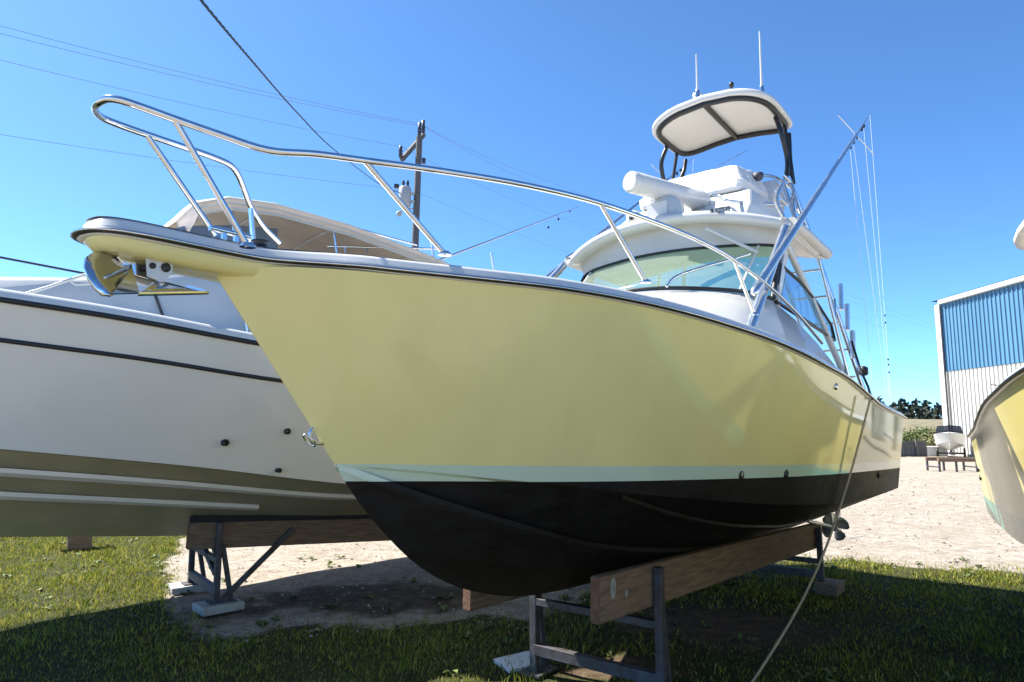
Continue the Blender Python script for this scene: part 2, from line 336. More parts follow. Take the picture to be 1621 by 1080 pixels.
def scatter_leaves(name, n, x0, x1, y0, y1, size, lo, hi, label, cat, up, inside):
    x = rng.uniform(x0, x1, n); y = rng.uniform(y0, y1, n); e = grass_edge(x) + wob(x, y) * .6
    k = (y < e) if inside == 'lawn' else (y > e - .8 if inside == 'yard' else y > 0); x, y = x[k], y[k]; m_ = 5 if up else 1
    x = np.repeat(x, m_); y = np.repeat(y, m_); n = len(x); a = rng.uniform(0, 6.283, n); s_ = size * rng.uniform(.5, 1.3, n); z = bump_h(x, y) * np.clip(1 - (np.maximum(np.abs(x) - 14, 0) + np.maximum(y - 20, 0)) / 10, 0, 1) + (.0 if up else .012)
    dx, dy = np.cos(a) * s_, np.sin(a) * s_; t = rng.uniform(.3, .9, n) * s_ if up else rng.uniform(0, .35, n) * s_
    V = np.stack([np.stack([x, y, z], 1), np.stack([x + dx * .55 - dy * .28, y + dy * .55 + dx * .28, z + t * .8], 1), np.stack([x + dx, y + dy, z + t * .6], 1), np.stack([x + dx * .55 + dy * .28, y + dy * .55 - dx * .28, z + t * .8], 1)], 1).reshape(-1, 3)
    me = bpy.data.meshes.new(name); me.vertices.add(len(V)); me.vertices.foreach_set('co', V.ravel()); me.loops.add(n * 4); me.loops.foreach_set('vertex_index', np.arange(n * 4, dtype=np.int32)); me.polygons.add(n); me.polygons.foreach_set('loop_start', (np.arange(n) * 4).astype(np.int32)); me.update(calc_edges=True)
    m = mat(name + '_leaf', hi, .7); nt = m.node_tree; g = nt.nodes.new('ShaderNodeNewGeometry'); r = nt.nodes.new('ShaderNodeValToRGB'); r.color_ramp.elements[0].color = (*lo, 1); r.color_ramp.elements[1].color = (*hi, 1)
    nt.links.new(g.outputs['Random Per Island'], r.inputs[0]); nt.links.new(r.outputs[0], nt.nodes['Principled BSDF'].inputs['Base Color'])
    me.materials.append(m); o = bpy.data.objects.new(name, me); col.objects.link(o); tag(o, label, cat, kind='stuff')
scatter_leaves('lawn_weeds', 260, -8, 9, 4.5, 13, .075, (.05, .09, .02), (.13, .17, .04), 'low broad leaved weeds scattered through the lawn', 'weeds', True, 'lawn')
scatter_leaves('yard_weeds', 130, -4.5, 7, 7.2, 11, .09, (.05, .08, .02), (.14, .16, .05), 'sparse weeds growing out of the dirt at the lawn edge', 'weeds', True, 'yard')
scatter_leaves('fallen_leaves', 700, -8, 12, 4.5, 18, .035, (.09, .055, .03), (.30, .22, .13), 'dry brown leaves and litter strewn on the ground', 'leaf litter', False, 'all')

# ------------------------------------------------------------------ hulls
def hull_mesh(sheer, chine, keel, flare=.5, nt_=56, nv=12, nb=7, flat=.07, bow_flat=0.06):
    """tables of (s, half beam, z) stern to bow; the three curves meet at the stem (chine/keel share their last point)"""
    t = np.concatenate([np.linspace(0, .8, int(nt_ * .62), endpoint=False), .8 + .2 * np.sin(np.linspace(0, math.pi / 2, int(nt_ * .38)))])
    def cur(tab):
        a = np.array(tab, float); s = a[0, 0] + (a[-1, 0] - a[0, 0]) * t
        return np.stack([s, pch(a[:, 0], a[:, 1], s), pch(a[:, 0], a[:, 2], s)], 1)
    S, C, K = cur(sheer), cur(chine), cur(keel)
    v = np.linspace(0, 1, nv); fl = flare * np.clip((t - .25) / .45, 0, 1) * np.clip((1.02 - t) / .2, .0, 1)
    mb = MB()
    for sg in (1, -1):
        rows = []
        for i in range(len(t)):
            r = []
            for k in v:
                g = (1 - fl[i]) * k + fl[i] * k * k + .10 * (1 - t[i]) * k * (1 - k)
                r.append((C[i, 0] + (S[i, 0] - C[i, 0]) * k, sg * (C[i, 1] + (S[i, 1] - C[i, 1]) * g), C[i, 2] + (S[i, 2] - C[i, 2]) * k))
            rows.append(r)
        mb.grid(rows)
        fw = flat * np.clip((1 - t) / bow_flat, 0, 1)
        inner = [(C[i, 0], sg * max(0, C[i, 1] - fw[i]), C[i, 2] - .012) for i in range(len(t))]
        mb.grid([[rows[i][0], inner[i]] for i in range(len(t))], True)
        u = np.linspace(0, 1, nb); rows2 = []
        for i in range(len(t)):
            r = []
            for k in u:
                e = k + .10 * k * (1 - k)
                r.append((K[i, 0] + (C[i, 0] - K[i, 0]) * k, sg * (K[i, 1] + (abs(inner[i][1]) - K[i, 1]) * k), K[i, 2] + (inner[i][2] - K[i, 2]) * e - .03 * math.sin(math.pi * k) * (1 - t[i])))
            rows2.append(r)
        mb.grid(rows2)
    tp = [(S[0, 0] + (C[0, 0] - S[0, 0]) * k, (C[0, 1] + (S[0, 1] - C[0, 1]) * (1 - k)), S[0, 2] + (C[0, 2] - S[0, 2]) * k) for k in (0, .5, 1)] + [tuple(K[0])]
    poly = tp + [(a, -b, c) for a, b, c in tp[::-1][1:]]
    mb.add(poly, [tuple(range(len(poly)))])
    return mb, S, C, K
def split_paint(o, planes):                              # planes: (z at s=0, slope, ) dividing the paint bands top to bottom
    bm = bmesh.new(); bm.from_mesh(o.data)
    bmesh.ops.remove_doubles(bm, verts=[v for v in bm.verts if v.co.x > 1.75 and abs(v.co.y) < .004], dist=2e-3)
    for z0, k in planes:
        bmesh.ops.bisect_plane(bm, geom=bm.verts[:] + bm.edges[:] + bm.faces[:], plane_co=(0, 0, z0), plane_no=Vector((-k, 0, 1)).normalized(), dist=1e-5)
    for f in bm.faces:
        c = f.calc_center_median(); idx = 0
        for i, (z0, k) in enumerate(planes):
            if c.z < z0 + k * c.x: idx = i + 1
        f.material_index = idx
    bm.to_mesh(o.data); bm.free()
def sweep(path, prof, closed_prof=True, sgn=1):          # path of points, profile of (outward, up); outward = to the left of travel for sgn=1
    rows = []; k = len(path); P = [Vector(q) for q in path]
    for i in range(k):
        t = P[min(i + 1, k - 1)] - P[max(i - 1, 0)]; t.z = 0; t.normalize(); o = Vector((-t.y, t.x, 0)) * sgn
        rows.append([P[i] + o * a + Vector((0, 0, b)) for a, b in prof])
    mb = MB(); mb.grid(rows, True, close_u=closed_prof); return mb, rows

SHEER = [(-6.42, 1.50, 2.175), (-5.4, 1.54, 2.225), (-4.3, 1.57, 2.30), (-3.74, 1.59, 2.36), (-2.73, 1.60, 2.50), (-1.9, 1.58, 2.58), (-1.31, 1.55, 2.64), (-.66, 1.48, 2.70), (.13, 1.35, 2.755), (.68, 1.20, 2.79), (1.18, 1.02, 2.808), (1.58, .82, 2.815), (1.91, .62, 2.822), (2.2, .42, 2.83), (2.4, .2, 2.835), (2.56, 0, 2.835)]
CHINE = [(-6.30, 1.40, 1.26), (-5, 1.43, 1.285), (-3.33, 1.43, 1.33), (-2.09, 1.38, 1.42), (-1.19, 1.25, 1.50), (-.42, 1.07, 1.59), (.17, .91, 1.66), (.72, .69, 1.745), (1.04, .52, 1.785), (1.34, .33, 1.83), (1.57, .17, 1.86), (1.81, 0, 1.887)]
KEEL = [(-6.22, 0, .62), (-3, 0, .74), (-1.2, 0, .80), (-.4, 0, .835), (.1, 0, .88), (.602, 0, .995), (.95, 0, 1.13), (1.184, 0, 1.265), (1.488, 0, 1.519), (1.697, 0, 1.739), (1.81, 0, 1.887)]
PAINT, PK = 1.735, .033

# ================================================================== the yellow sportfishing boat
B1 = Frame(.16, 5.15, 38)
boat = empty('sportfishing_boat', B1.O, B1.rz)
tag(boat, 'big pale yellow express fishing boat with black bottom and tuna tower, nearest on timber bunks', 'boat', 'yellow boats in the yard')
mb, S1, C1, K1 = hull_mesh(SHEER, CHINE, KEEL)
hull = mb.build('hull', [M['yellow'], M['teal'], M['black']], boat); split_paint(hull, [(PAINT + .095, PK), (PAINT, PK)])
hull['label'] = 'pale yellow flared hull with teal boot stripe and black bottom paint'
PX = B1.px
def chine_strip(fr, w, name, parent, m, s0, s1, n=40, drop=.02, C=C1, K=K1):  # raised strake running along the bottom between keel and chine
    for sg in (1, -1):
        rows = []
        for i in range(n + 1):
            s = s0 + (s1 - s0) * i / n; f = fr(s)
            kz = np.interp(s, K[:, 0], K[:, 2]); cz = np.interp(s, C[:, 0], C[:, 2]); cp = np.interp(s, C[:, 0], C[:, 1])
            def pt(g, off): e = g + .10 * g * (1 - g); return (s, sg * cp * g, kz + (cz - kz) * e - off - .03 * math.sin(math.pi * g) * .5)
            ww = w * min(1, (n - i) / 12 + .02) / max(cp, .12)
            rows.append([pt(f - ww * .5, -.005), pt(f - ww * .12, drop + .004), pt(f + ww * .5, drop), pt(f + ww * .55, -.01)])
        mb = MB(); mb.grid(rows, False); mb.build(name, m, parent)
T1 = ([-3.54, -1.36, -.62, .09, .54, .81, 1.09, 1.28, 1.45, 1.66, 1.79], [.08, .34, .42, .50, .56, .60, .64, .66, .68, .76, .95])
T2 = ([-4.53, -2.32, -1.44, -.8, -.3, .23], [.40, .62, .70, .78, .86, .97])
chine_strip(lambda s: float(pch(*T1, s)), .075, 'spray_strake', boat, [M['yellow'], M['teal'], M['black']], -3.5, 1.79)
chine_strip(lambda s: float(pch(*T2, s)), .05, 'spray_strake', boat, [M['yellow'], M['teal'], M['black']], -4.5, .22, drop=.012)
for o in boat.children:
    if o.name.startswith('spray_strake'): split_paint(o, [(PAINT + .095, PK), (PAINT, PK)])

# gunwale cap, rub rail and bow pulpit follow one planform that runs out into the pulpit
EDGE = [q for q in SHEER if q[0] <= 1.7] + [(1.91, .612, 2.826), (2.06, .50, 2.836), (2.18, .375, 2.845), (2.30, .265, 2.85), (2.42, .19, 2.853), (2.58, .165, 2.855), (2.75, .158, 2.856), (2.92, .15, 2.857), (3.02, .12, 2.86), (3.07, .07, 2.862), (3.085, 0, 2.862)]
half = smooth_path(EDGE, 4); full = half + [Vector((a.x, -a.y, a.z)) for a in half[::-1][1:]]
cap = [(-.005, -.004), (.026, .0), (.028, .022), (.012, .036), (.006, .06), (-.012, .076), (-.10, .084), (-.10, .04), (-.02, .015)]
mb, rows = sweep(full, cap, sgn=1); mb.build('gunwale_cap', M['white'], boat)
rub = [(.024, .0), (.040, .004), (.045, .013), (.040, .022), (.024, .026)]
mb, _ = sweep(full, rub, sgn=1); rr = mb.build('rub_rail', M['rubber'], boat); rr['label'] = 'black rubber rub rail'
ins = [(.040, .007), (.050, .009), (.050, .017), (.040, .019)]
mb, _ = sweep(full, ins, sgn=1); mb.build('rail_insert', M['steel'], rr)
mb = MB()                                                # underside of the pulpit, yellow, tapering down to the keelson
pp = [Vector(q) for q in smooth_path([q for q in EDGE if q[0] >= 1.58], 5)]
rows = []
for q in pp:
    d = max(0, min(1, (q.x - 1.6) / .8)); lift = .03 * math.sin(min(1, max(0, (3.085 - q.x) / .5)) * math.pi / 2)
    rows.append([q + Vector((0, -.002, .0)), Vector((q.x, q.y, q.z - .012)), Vector((q.x - .03, q.y * .90, q.z - .040)), Vector((q.x - .05, q.y * .78, q.z - .050 - lift * .3)), Vector((q.x - .06, q.y * .4, q.z - .050 - lift * .4)), Vector((q.x - .06, 0, q.z - .050 - lift * .4))])
for sg in (1, -1): mb.grid([[Vector((a.x, a.y * sg, a.z)) for a in r] for r in rows], True)
mb.build('pulpit_underside', M['yellow'], boat, weld=True)
mb = MB(); dk = [(Vector(q)) for q in half if q.x > -3.3]
mb.grid([[Vector((q.x, q.y * k, q.z + .078 + .07 * (1 - k * k) * min(1, q.y))) for k in (-.95, -.7, -.4, 0, .4, .7, .95)] for q in dk])
mb.build('foredeck', M['white'], boat)
mb = MB(); aft = [Vector(q) for q in half if q.x <= -3.2]
for sg in (1, -1): mb.grid([[Vector((q.x, sg * (q.y - .04), q.z + .080)), Vector((q.x, sg * (q.y - .28), q.z + .086)), Vector((q.x, sg * (q.y - .29), 1.75))] for q in aft], False)
mb.box((-6.29, 0, 2.225), (.2, 2.72, .05)); mb.box((-4.85, 0, 1.75), (3.1, 2.7, .04)); mb.box((-6.30, 0, 2.0), (.05, 2.5, .52))
mb.build('cockpit_liner', M['offwhite'], boat, fix=False)
# fittings on the hull side
def hull_p(s, z):                                        # half beam of the topsides at (s, z)
    sh = [np.interp(s, S1[:, 0], S1[:, k]) for k in (1, 2)]; ch = [np.interp(s, C1[:, 0], C1[:, k]) for k in (1, 2)]
    k = (z - ch[1]) / (sh[1] - ch[1]); t = (s + 6.4) / 8.9; fl = .5 * min(1, max(0, (t - .25) / .45))
    g = (1 - fl) * k + fl * k * k + .1 * (1 - t) * k * (1 - k); return ch[0] + (sh[0] - ch[0]) * g
ROT_P = Matrix.Rotation(-math.pi / 2, 3, 'X')            # lathe axis z -> +y (port)
def fit_px(x, y, off=0.0):                               # picture point -> hull surface
    p = 1.3
    for _ in range(25):
        s, _, z = PX(x, y, p); p = .5 * p + .5 * hull_p(min(s, 1.7), z)
    return Vector((s, p + off, z))
for x, y in ((1172, 752), (1243, 750), (1390, 752)):
    c = fit_px(x, y); MB().lathe([(.033, -.02), (.036, .012), (.026, .02), (.018, .012), (.016, -.01)], 12, ROT_P, c).build('through_hull_fitting', M['blackalu'], boat)
for x, y in ((1323, 612),):
    c = fit_px(x, y); MB().lathe([(.03, -.02), (.032, .01), (.02, .018), (.012, .0)], 12, ROT_P, c).build('through_hull_fitting', M['steel'], boat)
e0 = Vector(PX(503, 688, 0)); mb = MB(); mb.tube([e0 + Vector((-.06, 0, .06)), e0 + Vector((.03, 0, .045)), e0 + Vector((.055, 0, 0)), e0 + Vector((.03, 0, -.045)), e0 + Vector((-.09, 0, -.05))], .009, 8); mb.build('bow_eye', M['steel'], boat)
mb = MB(); mb.tube([e0 + Vector((.05 + .03 * math.cos(a), .032 * math.sin(a), -.03 + .03 * math.cos(a))) for a in np.linspace(0, 6.28, 14)], .006, 8); mb.build('shackle', M['steel'], boat)
# worn silver lettering strokes by the quarter, only its rough shape is readable
mb = MB()
for i in range(9):
    s = -4.75 - i * .085; z = 1.985 - .012 * i; p = hull_p(s, z) + .004; h = .07 if i in (0, 5) else .045
    mb.add([(s, p, z), (s - .02, p, z), (s - .035, p + .001, z + h), (s - .015, p + .001, z + h)], [(0, 1, 2, 3)])
    mb.add([(s - .03, p, z + h * .45), (s - .075, p, z + h * .3), (s - .075, p, z + h * .5), (s - .03, p, z + h * .65)], [(0, 1, 2, 3)])
mb.build('hull_lettering', M['letter'], boat)

# ---- bow rail
def rail_pt(x, y, p): return Vector(PX(x, y, p))
TR = .0165
port = [rail_pt(425, 238, .47), rail_pt(500, 244, .56), rail_pt(575, 254, .64), rail_pt(700, 271, .80), rail_pt(830, 293, .98), rail_pt(950, 322, 1.13), rail_pt(1060, 361, 1.24), rail_pt(1120, 388, 1.29), rail_pt(1160, 411, 1.32), rail_pt(1215, 452, 1.345), rail_pt(1262, 497, 1.37), rail_pt(1301, 543, 1.40)]
nose_p = [rail_pt(350, 214, .34), rail_pt(275, 188, .235), rail_pt(225, 170, .20), rail_pt(190, 158.5, .165), rail_pt(168, 157, .11), rail_pt(153, 165, .04)]
zb = nose_p[1].z
nose_s = [rail_pt(150, 173, -.04), rail_pt(158, 184, -.12), rail_pt(180, 194.5, -.17), rail_pt(232, 213, -.20), rail_pt(300, 236, -.24)]
stb = [Vector((q.x, -q.y, q.z)) for q in port[2:9]]
bend_s = [rail_pt(345, 252, -.30), rail_pt(366, 263, -.34), rail_pt(378, 280, -.37), rail_pt(388, 305, -.40), rail_pt(399, 332, -.43), rail_pt(418, 360, -.47), rail_pt(442, 384, -.52)]
path = smooth_path((port[:1][::-1] + [])[:0] + port[::-1] + nose_p + nose_s + bend_s, 5)
mb = MB(); mb.tube(path, TR, 12); bow_rail = mb.build('bow_rail', M['steel'], boat)
def post(a, b, r=.0145, name='rail_post', flange=True):
    mb = MB(); a, b = Vector(a), Vector(b); mb.tube([a, b], r, 10)
    if flange: mb.lathe([(.036, 0), (.036, .008), (.022, .02)], 12, None, (b.x, b.y, b.z - .004))
    return mb.build(name, M['steel'], boat)
post(rail_pt(577, 255, .64), rail_pt(704, 403, .68)); post(rail_pt(951, 323, 1.13), rail_pt(1022, 447, 1.19)); post(rail_pt(1163, 414, 1.32), rail_pt(1194, 498, 1.36))
post(rail_pt(276, 189, .235), rail_pt(392, 390, .27)); post(rail_pt(232, 213, -.20), rail_pt(346, 379, -.20)); post(rail_pt(397, 330, -.425), rail_pt(401, 386, -.43))
for a in (stb[1], stb[3], stb[5]): pass
cl = MB(); cb = rail_pt(364, 380, .12); cl.tube([cb + Vector((-.10, 0, .035)), cb + Vector((.10, 0, .035))], .014, 8); cl.box(cb + Vector((.03, 0, .01)), (.02, .02, .05)); cl.box(cb + Vector((-.03, 0, .01)), (.02, .02, .05)); cl.build('mooring_cleat', M['steel'], boat)
wnd = MB(); wq = Vector((2.32, .02, 2.935)); wnd.lathe([(.06, 0), (.06, .03), (.035, .04), (.035, .06), (.045, .07), (.0, .075)], 16, None, wq); wnd.build('anchor_windlass', M['blackalu'], boat)

# ---- anchor roller bracket (part) and the polished anchor stowed in it (a thing of its own)
mb = MB()
ra, rb = [PX(232, 402, .06), PX(274, 402, .06)], None
q = [Vector(PX(x, y, .07)) for x, y in ((231, 398), (276, 410), (273, 432), (258, 447), (234, 438))]
mb.prism(q, (0, 0, 0), (0, -.012, 0)); q2 = [v + Vector((0, -.13, 0)) for v in q]; mb.prism(q2, (0, 0, 0), (0, -.012, 0))
mb.box((q[0] + q[1]) / 2 + Vector((-.0, -.065, .01)), (.17, .14, .012))
mb.build('anchor_roller', M['white'], boat, bevel=.003)
for x, y, r in ((241, 421, .013), (262, 424, .02)):
    MB().lathe([(r, -.16), (r, .008), (r * .6, .012), (0, .012)], 12, ROT_P, Vector(PX(x, y, .07))).build('roller_bolt', M['blackalu'], boat)
anchor = empty('plough_anchor', B1.world(2.9, 0, 2.6), B1.rz); tag(anchor, 'polished steel plough anchor stowed under the yellow bow pulpit', 'anchor')
A0 = Vector((2.9, 0, 2.6))
def ap(x, y, p): return Vector(PX(x, y, p)) - A0
def plate(pts, th, name, m=M['steel'], smooth=False):
    n = (pts[1] - pts[0]).cross(pts[2] - pts[0]).normalized() * th; mb = MB(); mb.prism(pts, (0, 0, 0), n); return mb.build(name, m, anchor, bevel=.002)
tipA = ap(331, 464, .02); heel = ap(206, 425, .02)
# concave blade turned to the camera: a curved fan between the heel and its rounded outer rim
rim = [ap(x, y, p) for x, y, p in ((178, 398, .0), (150, 398, .03), (137, 407, .06), (135, 422, .08), (141, 440, .10), (152, 456, .11), (163, 466, .115), (176, 467, .11))]
mb = MB(); rows = []
for k in np.linspace(0, 1, 7): rows.append([heel.lerp(r, k) + Vector((-.035 * math.sin(k * math.pi), -.03 * math.sin(k * math.pi), .0)) for r in rim])
mb.grid(rows); o = mb.build('fluke', M['steel'], anchor, weld=True); md = o.modifiers.new('thick', 'SOLIDIFY'); md.thickness = .010
plate([heel + Vector((0, .012, 0)), ap(176, 467, .112), ap(219, 466, .10)], .010, 'fluke')
plate([ap(218, 466, .098), ap(245, 447, .05), ap(262, 446, .06), tipA], .010, 'fluke')
plate([ap(218, 466, .10), tipA, ap(300, 455, -.16)], .010, 'fluke')
mb = MB(); mb.beam(ap(206, 424, .0), ap(258, 440, .0), .028, .06); mb.beam(ap(206, 420, .0), ap(190, 402, .0), .02, .045); mb.beam(ap(205, 421, .03), ap(165, 440, .06), .012, .014); mb.build('shank', M['steel'], anchor, bevel=.004)
mb = MB(); mb.tube([ap(196, 412, .0), ap(192, 398, .0), ap(200, 392, .0), ap(207, 402, .0)], .008, 8); mb.build('shackle', M['steel'], anchor)

# ---- cabin trunk, windscreen, hard top
def mir(pts): return [Vector(q) for q in pts] + [Vector((q[0], -q[1], q[2])) for q in pts[::-1][1:]]   # centre last
wb = mir([(-2.12, 1.15, 3.235), (-1.92, 1.0, 3.28), (-1.72, .8, 3.30), (-1.52, .45, 3.325), (-1.44, .2, 3.33), (-1.42, 0, 3.33)])
wt = mir([(-2.55, 1.11, 3.82), (-2.46, 1.0, 3.83), (-2.36, .8, 3.84), (-2.26, .45, 3.85), (-2.22, .2, 3.855), (-2.21, 0, 3.855)])
def resamp(p, n=30): 
    s = smooth_path(p, 6); return [s[round(i * (len(s) - 1) / n)] for i in range(n + 1)]
WB, WT = resamp(wb), resamp(wt)
tb = resamp(mir([(-2.05, 1.33, 2.63), (-1.5, 1.30, 2.70), (-1.0, 1.10, 2.80), (-.55, .7, 2.88), (-.40, .3, 2.92), (-.36, 0, 2.93)]))
mb = MB(); mb.grid([tb, [a.lerp(b, .5) + Vector((.05, 0, .05)) for a, b in zip(tb, WB)], [a + Vector((.01, 0, -.02)) for a in WB], [a + Vector((-.12, 0, -.02)) for a in WB]])
for sg in (1, -1):                                       # cabin side coaming running aft, falling to the cockpit
    lo = [(-2.05, 1.33, 2.62), (-2.6, 1.37, 2.57), (-3.2, 1.38, 2.50), (-3.9, 1.38, 2.40)]
    hi = [(-2.11, 1.155, 3.21), (-2.6, 1.20, 3.10), (-3.2, 1.24, 2.93), (-3.9, 1.30, 2.66)]
    inn = [(a, b - .10, c) for a, b, c in hi]; dn = [(a, b - .12, 2.0) for a, b, c in hi]
    mb.grid([[(a, b * sg, c) for a, b, c in r] for r in (lo, hi, inn, dn)])
mb.build('cabin_trunk', M['white'], boat, fix=False)
# front glass in three panes, black gasket, white pillars
n = len(WB) - 1; cuts = [0, 4, 15, 26, 30]
for a, b in ((0, 4), (4, 26), (26, 30)):
    mb = MB(); mb.grid([[WB[i].lerp(WT[i], k) for i in range(a, b + 1)] for k in np.linspace(0.02, .98, 7)]); mb.build('windscreen_pane', M['glass'], boat, fix=False)
fr = MB()
fr.tube([q + Vector((.01, 0, .0)) for q in WB], .020, 6); fr.tube([q + Vector((.01, 0, .0)) for q in WT], .016, 6)
for i in (0, 30): fr.tube([WB[i], WT[i]], .026, 6)
fr.build('window_gasket', M['rubber'], boat)
for i in (4, 26): MB().tube([WB[i], WT[i]], .014, 6).build('windscreen_mullion', M['white'], boat)
for sg in (1, -1):
    pl = MB(); pl.beam((-2.20, 1.155 * sg, 3.20), (-2.72, 1.12 * sg, 3.90), .05, .12); pl.tube([(-2.62, 1.14 * sg, 3.88), (-3.2, 1.20 * sg, 3.42), (-3.95, 1.31 * sg, 2.66)], .035, 8)
    pl.build('windscreen_pillar', M['white'], boat)
for sg in (1, -1):
    tri = [Vector(PX(x, y, 1.17)) for x, y in ((1240, 418), (1229, 478), (1264, 504), (1304, 540), (1300, 516), (1283, 480), (1262, 446))]
    off = [-.03, 0, .03, .11, .10, .06, .02]
    tri = [Vector((v.x, (v.y + o_) * sg, v.z)) for v, o_ in zip(tri, off)]
    c = sum(tri, Vector()) / len(tri); mb = MB(); mb.add([c + (v - c) * .93 + Vector((0, .004 * sg, 0)) for v in tri], [tuple(range(len(tri)))]); mb.build('side_window', M['glassblue'], boat, fix=False)
    mb = MB(); mb.tube(tri + [tri[0]], .018, 6); mb.build('window_gasket', M['rubber'], boat)
# hard top
HW = 1.26
def top_plan(k, inset=0.0):                              # k in -1..1 across, returns front s
    return -2.02 - .40 * abs(k)**2.6 - inset
ks = np.linspace(-1, 1, 25)
def hz(k, s): return 4.0 + .03 * (s + 2.4) + .16 * (1 - k * k)
mb = MB(); rows = []
prof = [(0.16, -.06), (.05, -.075), (.0, -.05), (-.01, .0), (.05, .04), (.2, .055)]
for (i_, dz) in prof: rows.append([Vector((top_plan(k) - i_, k * (HW - i_ * .3), hz(k, top_plan(k)) + dz)) for k in ks])
for s in (-2.7, -3.1, -3.5): rows.append([Vector((min(s, top_plan(k) - .25), k * (HW - .05), hz(k, s) + .055)) for k in ks])
for (s, i_, dz) in ((-3.70, .03, .05), (-3.78, .0, .0), (-3.76, .0, -.055), (-3.66, .04, -.07), (-3.5, .05, -.06), (-3.1, .05, -.06), (-2.75, .05, -.06)): rows.append([Vector((min(s, top_plan(k) - .17), k * (HW - i_), hz(k, s) + dz)) for k in ks])
rows.append(rows[0]); mb.grid(rows)
for e in (0, -1): mb.add([r[e] for r in rows[:-1]], [tuple(range(len(rows) - 1))])
ht = mb.build('hard_top', M['white'], boat, weld=True)
for sg in (1, -1): MB().tube([(-2.42, sg * (HW + .005), 4.0), (-3.0, sg * (HW + .012), 3.985), (-3.76, sg * (HW + .005), 3.96)], .055, 10).build('edge_moulding', M['offwhite'], ht)
mb = MB(); U = [Vector((q.x + .015, q.y, q.z + .0)) for q in WT]
L2 = [Vector((-2.30 - .32 * abs(q.y / 1.11)**2.4, q.y * 1.05, hz(q.y / HW, -2.4) - .05)) for q in WT]
mb.grid([U, [a.lerp(b, .5) + Vector((.05, 0, -.01)) for a, b in zip(U, L2)], [v + Vector((.10, 0, 0)) for v in L2]]); mb.build('visor', M['offwhite'], boat, fix=False)
# helm seats and console seen through the glass
for y_ in (-.55, .5):
    mb = MB(); mb.box((-3.3, y_, 2.95), (.42, .5, .12)); mb.box((-3.52, y_, 3.22), (.12, .5, .5)); mb.box((-3.35, y_, 2.55), (.25, .25, .7)); mb.build('helm_seat', M['seat'], boat, bevel=.04)
mb = MB(); mb.prism([(-2.0, -1.0, 2.5), (-2.75, -1.0, 2.5), (-2.6, -1.0, 3.2), (-2.15, -1.0, 3.28)], (0, 0, 0), (0, 2.0, 0)); mb.build('dash_console', M['offwhite'], boat, bevel=.03)
wp = MB(); a, b = Vector(PX(1060, 452, .44)), None
wp.tube(smooth_path([Vector(PX(1058, 455, .45)) + Vector((.04, 0, 0)), Vector(PX(1072, 440, .50)) + Vector((.04, 0, .0)), Vector(PX(1110, 426, .62)) + Vector((.04, 0, 0)), Vector(PX(1190, 404, .93)) + Vector((.05, 0, 0))], 5), .014, 8); wp.build('grab_rail', M['steel'], boat)
wp = MB(); wp.tube([Vector(PX(1118, 362, .55)), Vector(PX(1200, 400, .98))], .018, 8); wp.build('support_strut', M['white'], boat)

# ---- tuna tower
tw = lambda *p, r=.024, name='tower_leg', m=None: MB().tube(smooth_path(p, 6) if len(p) > 2 else p, r, 10).build(name, m or M['alum'], boat)
for sg in (1, -1):
    tw((-.98, 1.31 * sg, 2.80), (-2.30, 1.24 * sg, 3.92), r=.042); MB().lathe([(.075, 0), (.075, .012), (.05, .03)], 14, None, (-.98, 1.31 * sg, 2.80)).build('leg_flange', M['alum'], boat)
    tw((-2.34, 1.22 * sg, 4.02), (-2.95, .98 * sg, 4.42), (-3.95, .80 * sg, 4.98), r=.024)
    tw((-4.10, .80 * sg, 5.05), (-4.30, 1.0 * sg, 4.2), (-4.62, 1.40 * sg, 2.40), r=.028)
    tw((-3.92, .78 * sg, 4.95), (-3.75, 1.05 * sg, 4.02), r=.022); tw((-3.55, .85 * sg, 4.62), (-4.20, .88 * sg, 4.62), r=.018); tw((-3.60, 1.0 * sg, 4.10), (-4.15, .82 * sg, 4.85), r=.018)
    tw((-3.72, 1.18 * sg, 3.95), (-3.95, 1.38 * sg, 2.52), r=.02)
    tw((-4.02, .45 * sg, 4.95), (-4.22, .6 * sg, 4.1), (-4.55, 1.0 * sg, 2.3), r=.022)
for sg in (1, -1):
    tw((-3.98, .86 * sg, 4.92), (-3.62, 1.12 * sg, 4.03), r=.016); tw((-4.05, .80 * sg, 4.70), (-3.70, .98 * sg, 4.70), r=.014, name='tower_rail'); tw((-4.22, .92 * sg, 4.45), (-3.66, 1.08 * sg, 4.28), r=.014, name='tower_rail'); tw((-4.32, 1.05 * sg, 4.0), (-3.74, 1.16 * sg, 3.98), r=.016, name='tower_rail'); tw((-4.36, 1.18 * sg, 3.55), (-3.86, 1.28 * sg, 3.2), r=.014, name='tower_rail')
for i, z in enumerate(np.linspace(2.65, 4.55, 7)):       # ladder rungs on the port after legs
    k = (z - 2.4) / (5.0 - 2.4); s = -4.6 + .5 * k
    MB().tube([(s, 1.36 - .5 * k, z), (s, .97 - .5 * k, z)], .014, 8).build('ladder_rung', M['alum'], boat)
for sg in (1, -1): MB().tube([(-4.15, .82 * sg, 4.98), (-3.75, .84 * sg, 4.96)], .018, 10).build('tower_rail', M['alum'], boat)
MB().tube([(-4.15, .82, 4.98), (-4.25, 0, 5.0), (-4.15, -.82, 4.98)], .018, 10).build('tower_rail', M['alum'], boat)
MB().tube(smooth_path([Vector(PX(1128, 309, .42)), Vector(PX(1140, 311, .50)), Vector(PX(1152, 318, .62)), Vector(PX(1185, 321, .72)), Vector(PX(1238, 325, .86))], 5), .016, 8).build('tower_rail', M['alum'], boat)
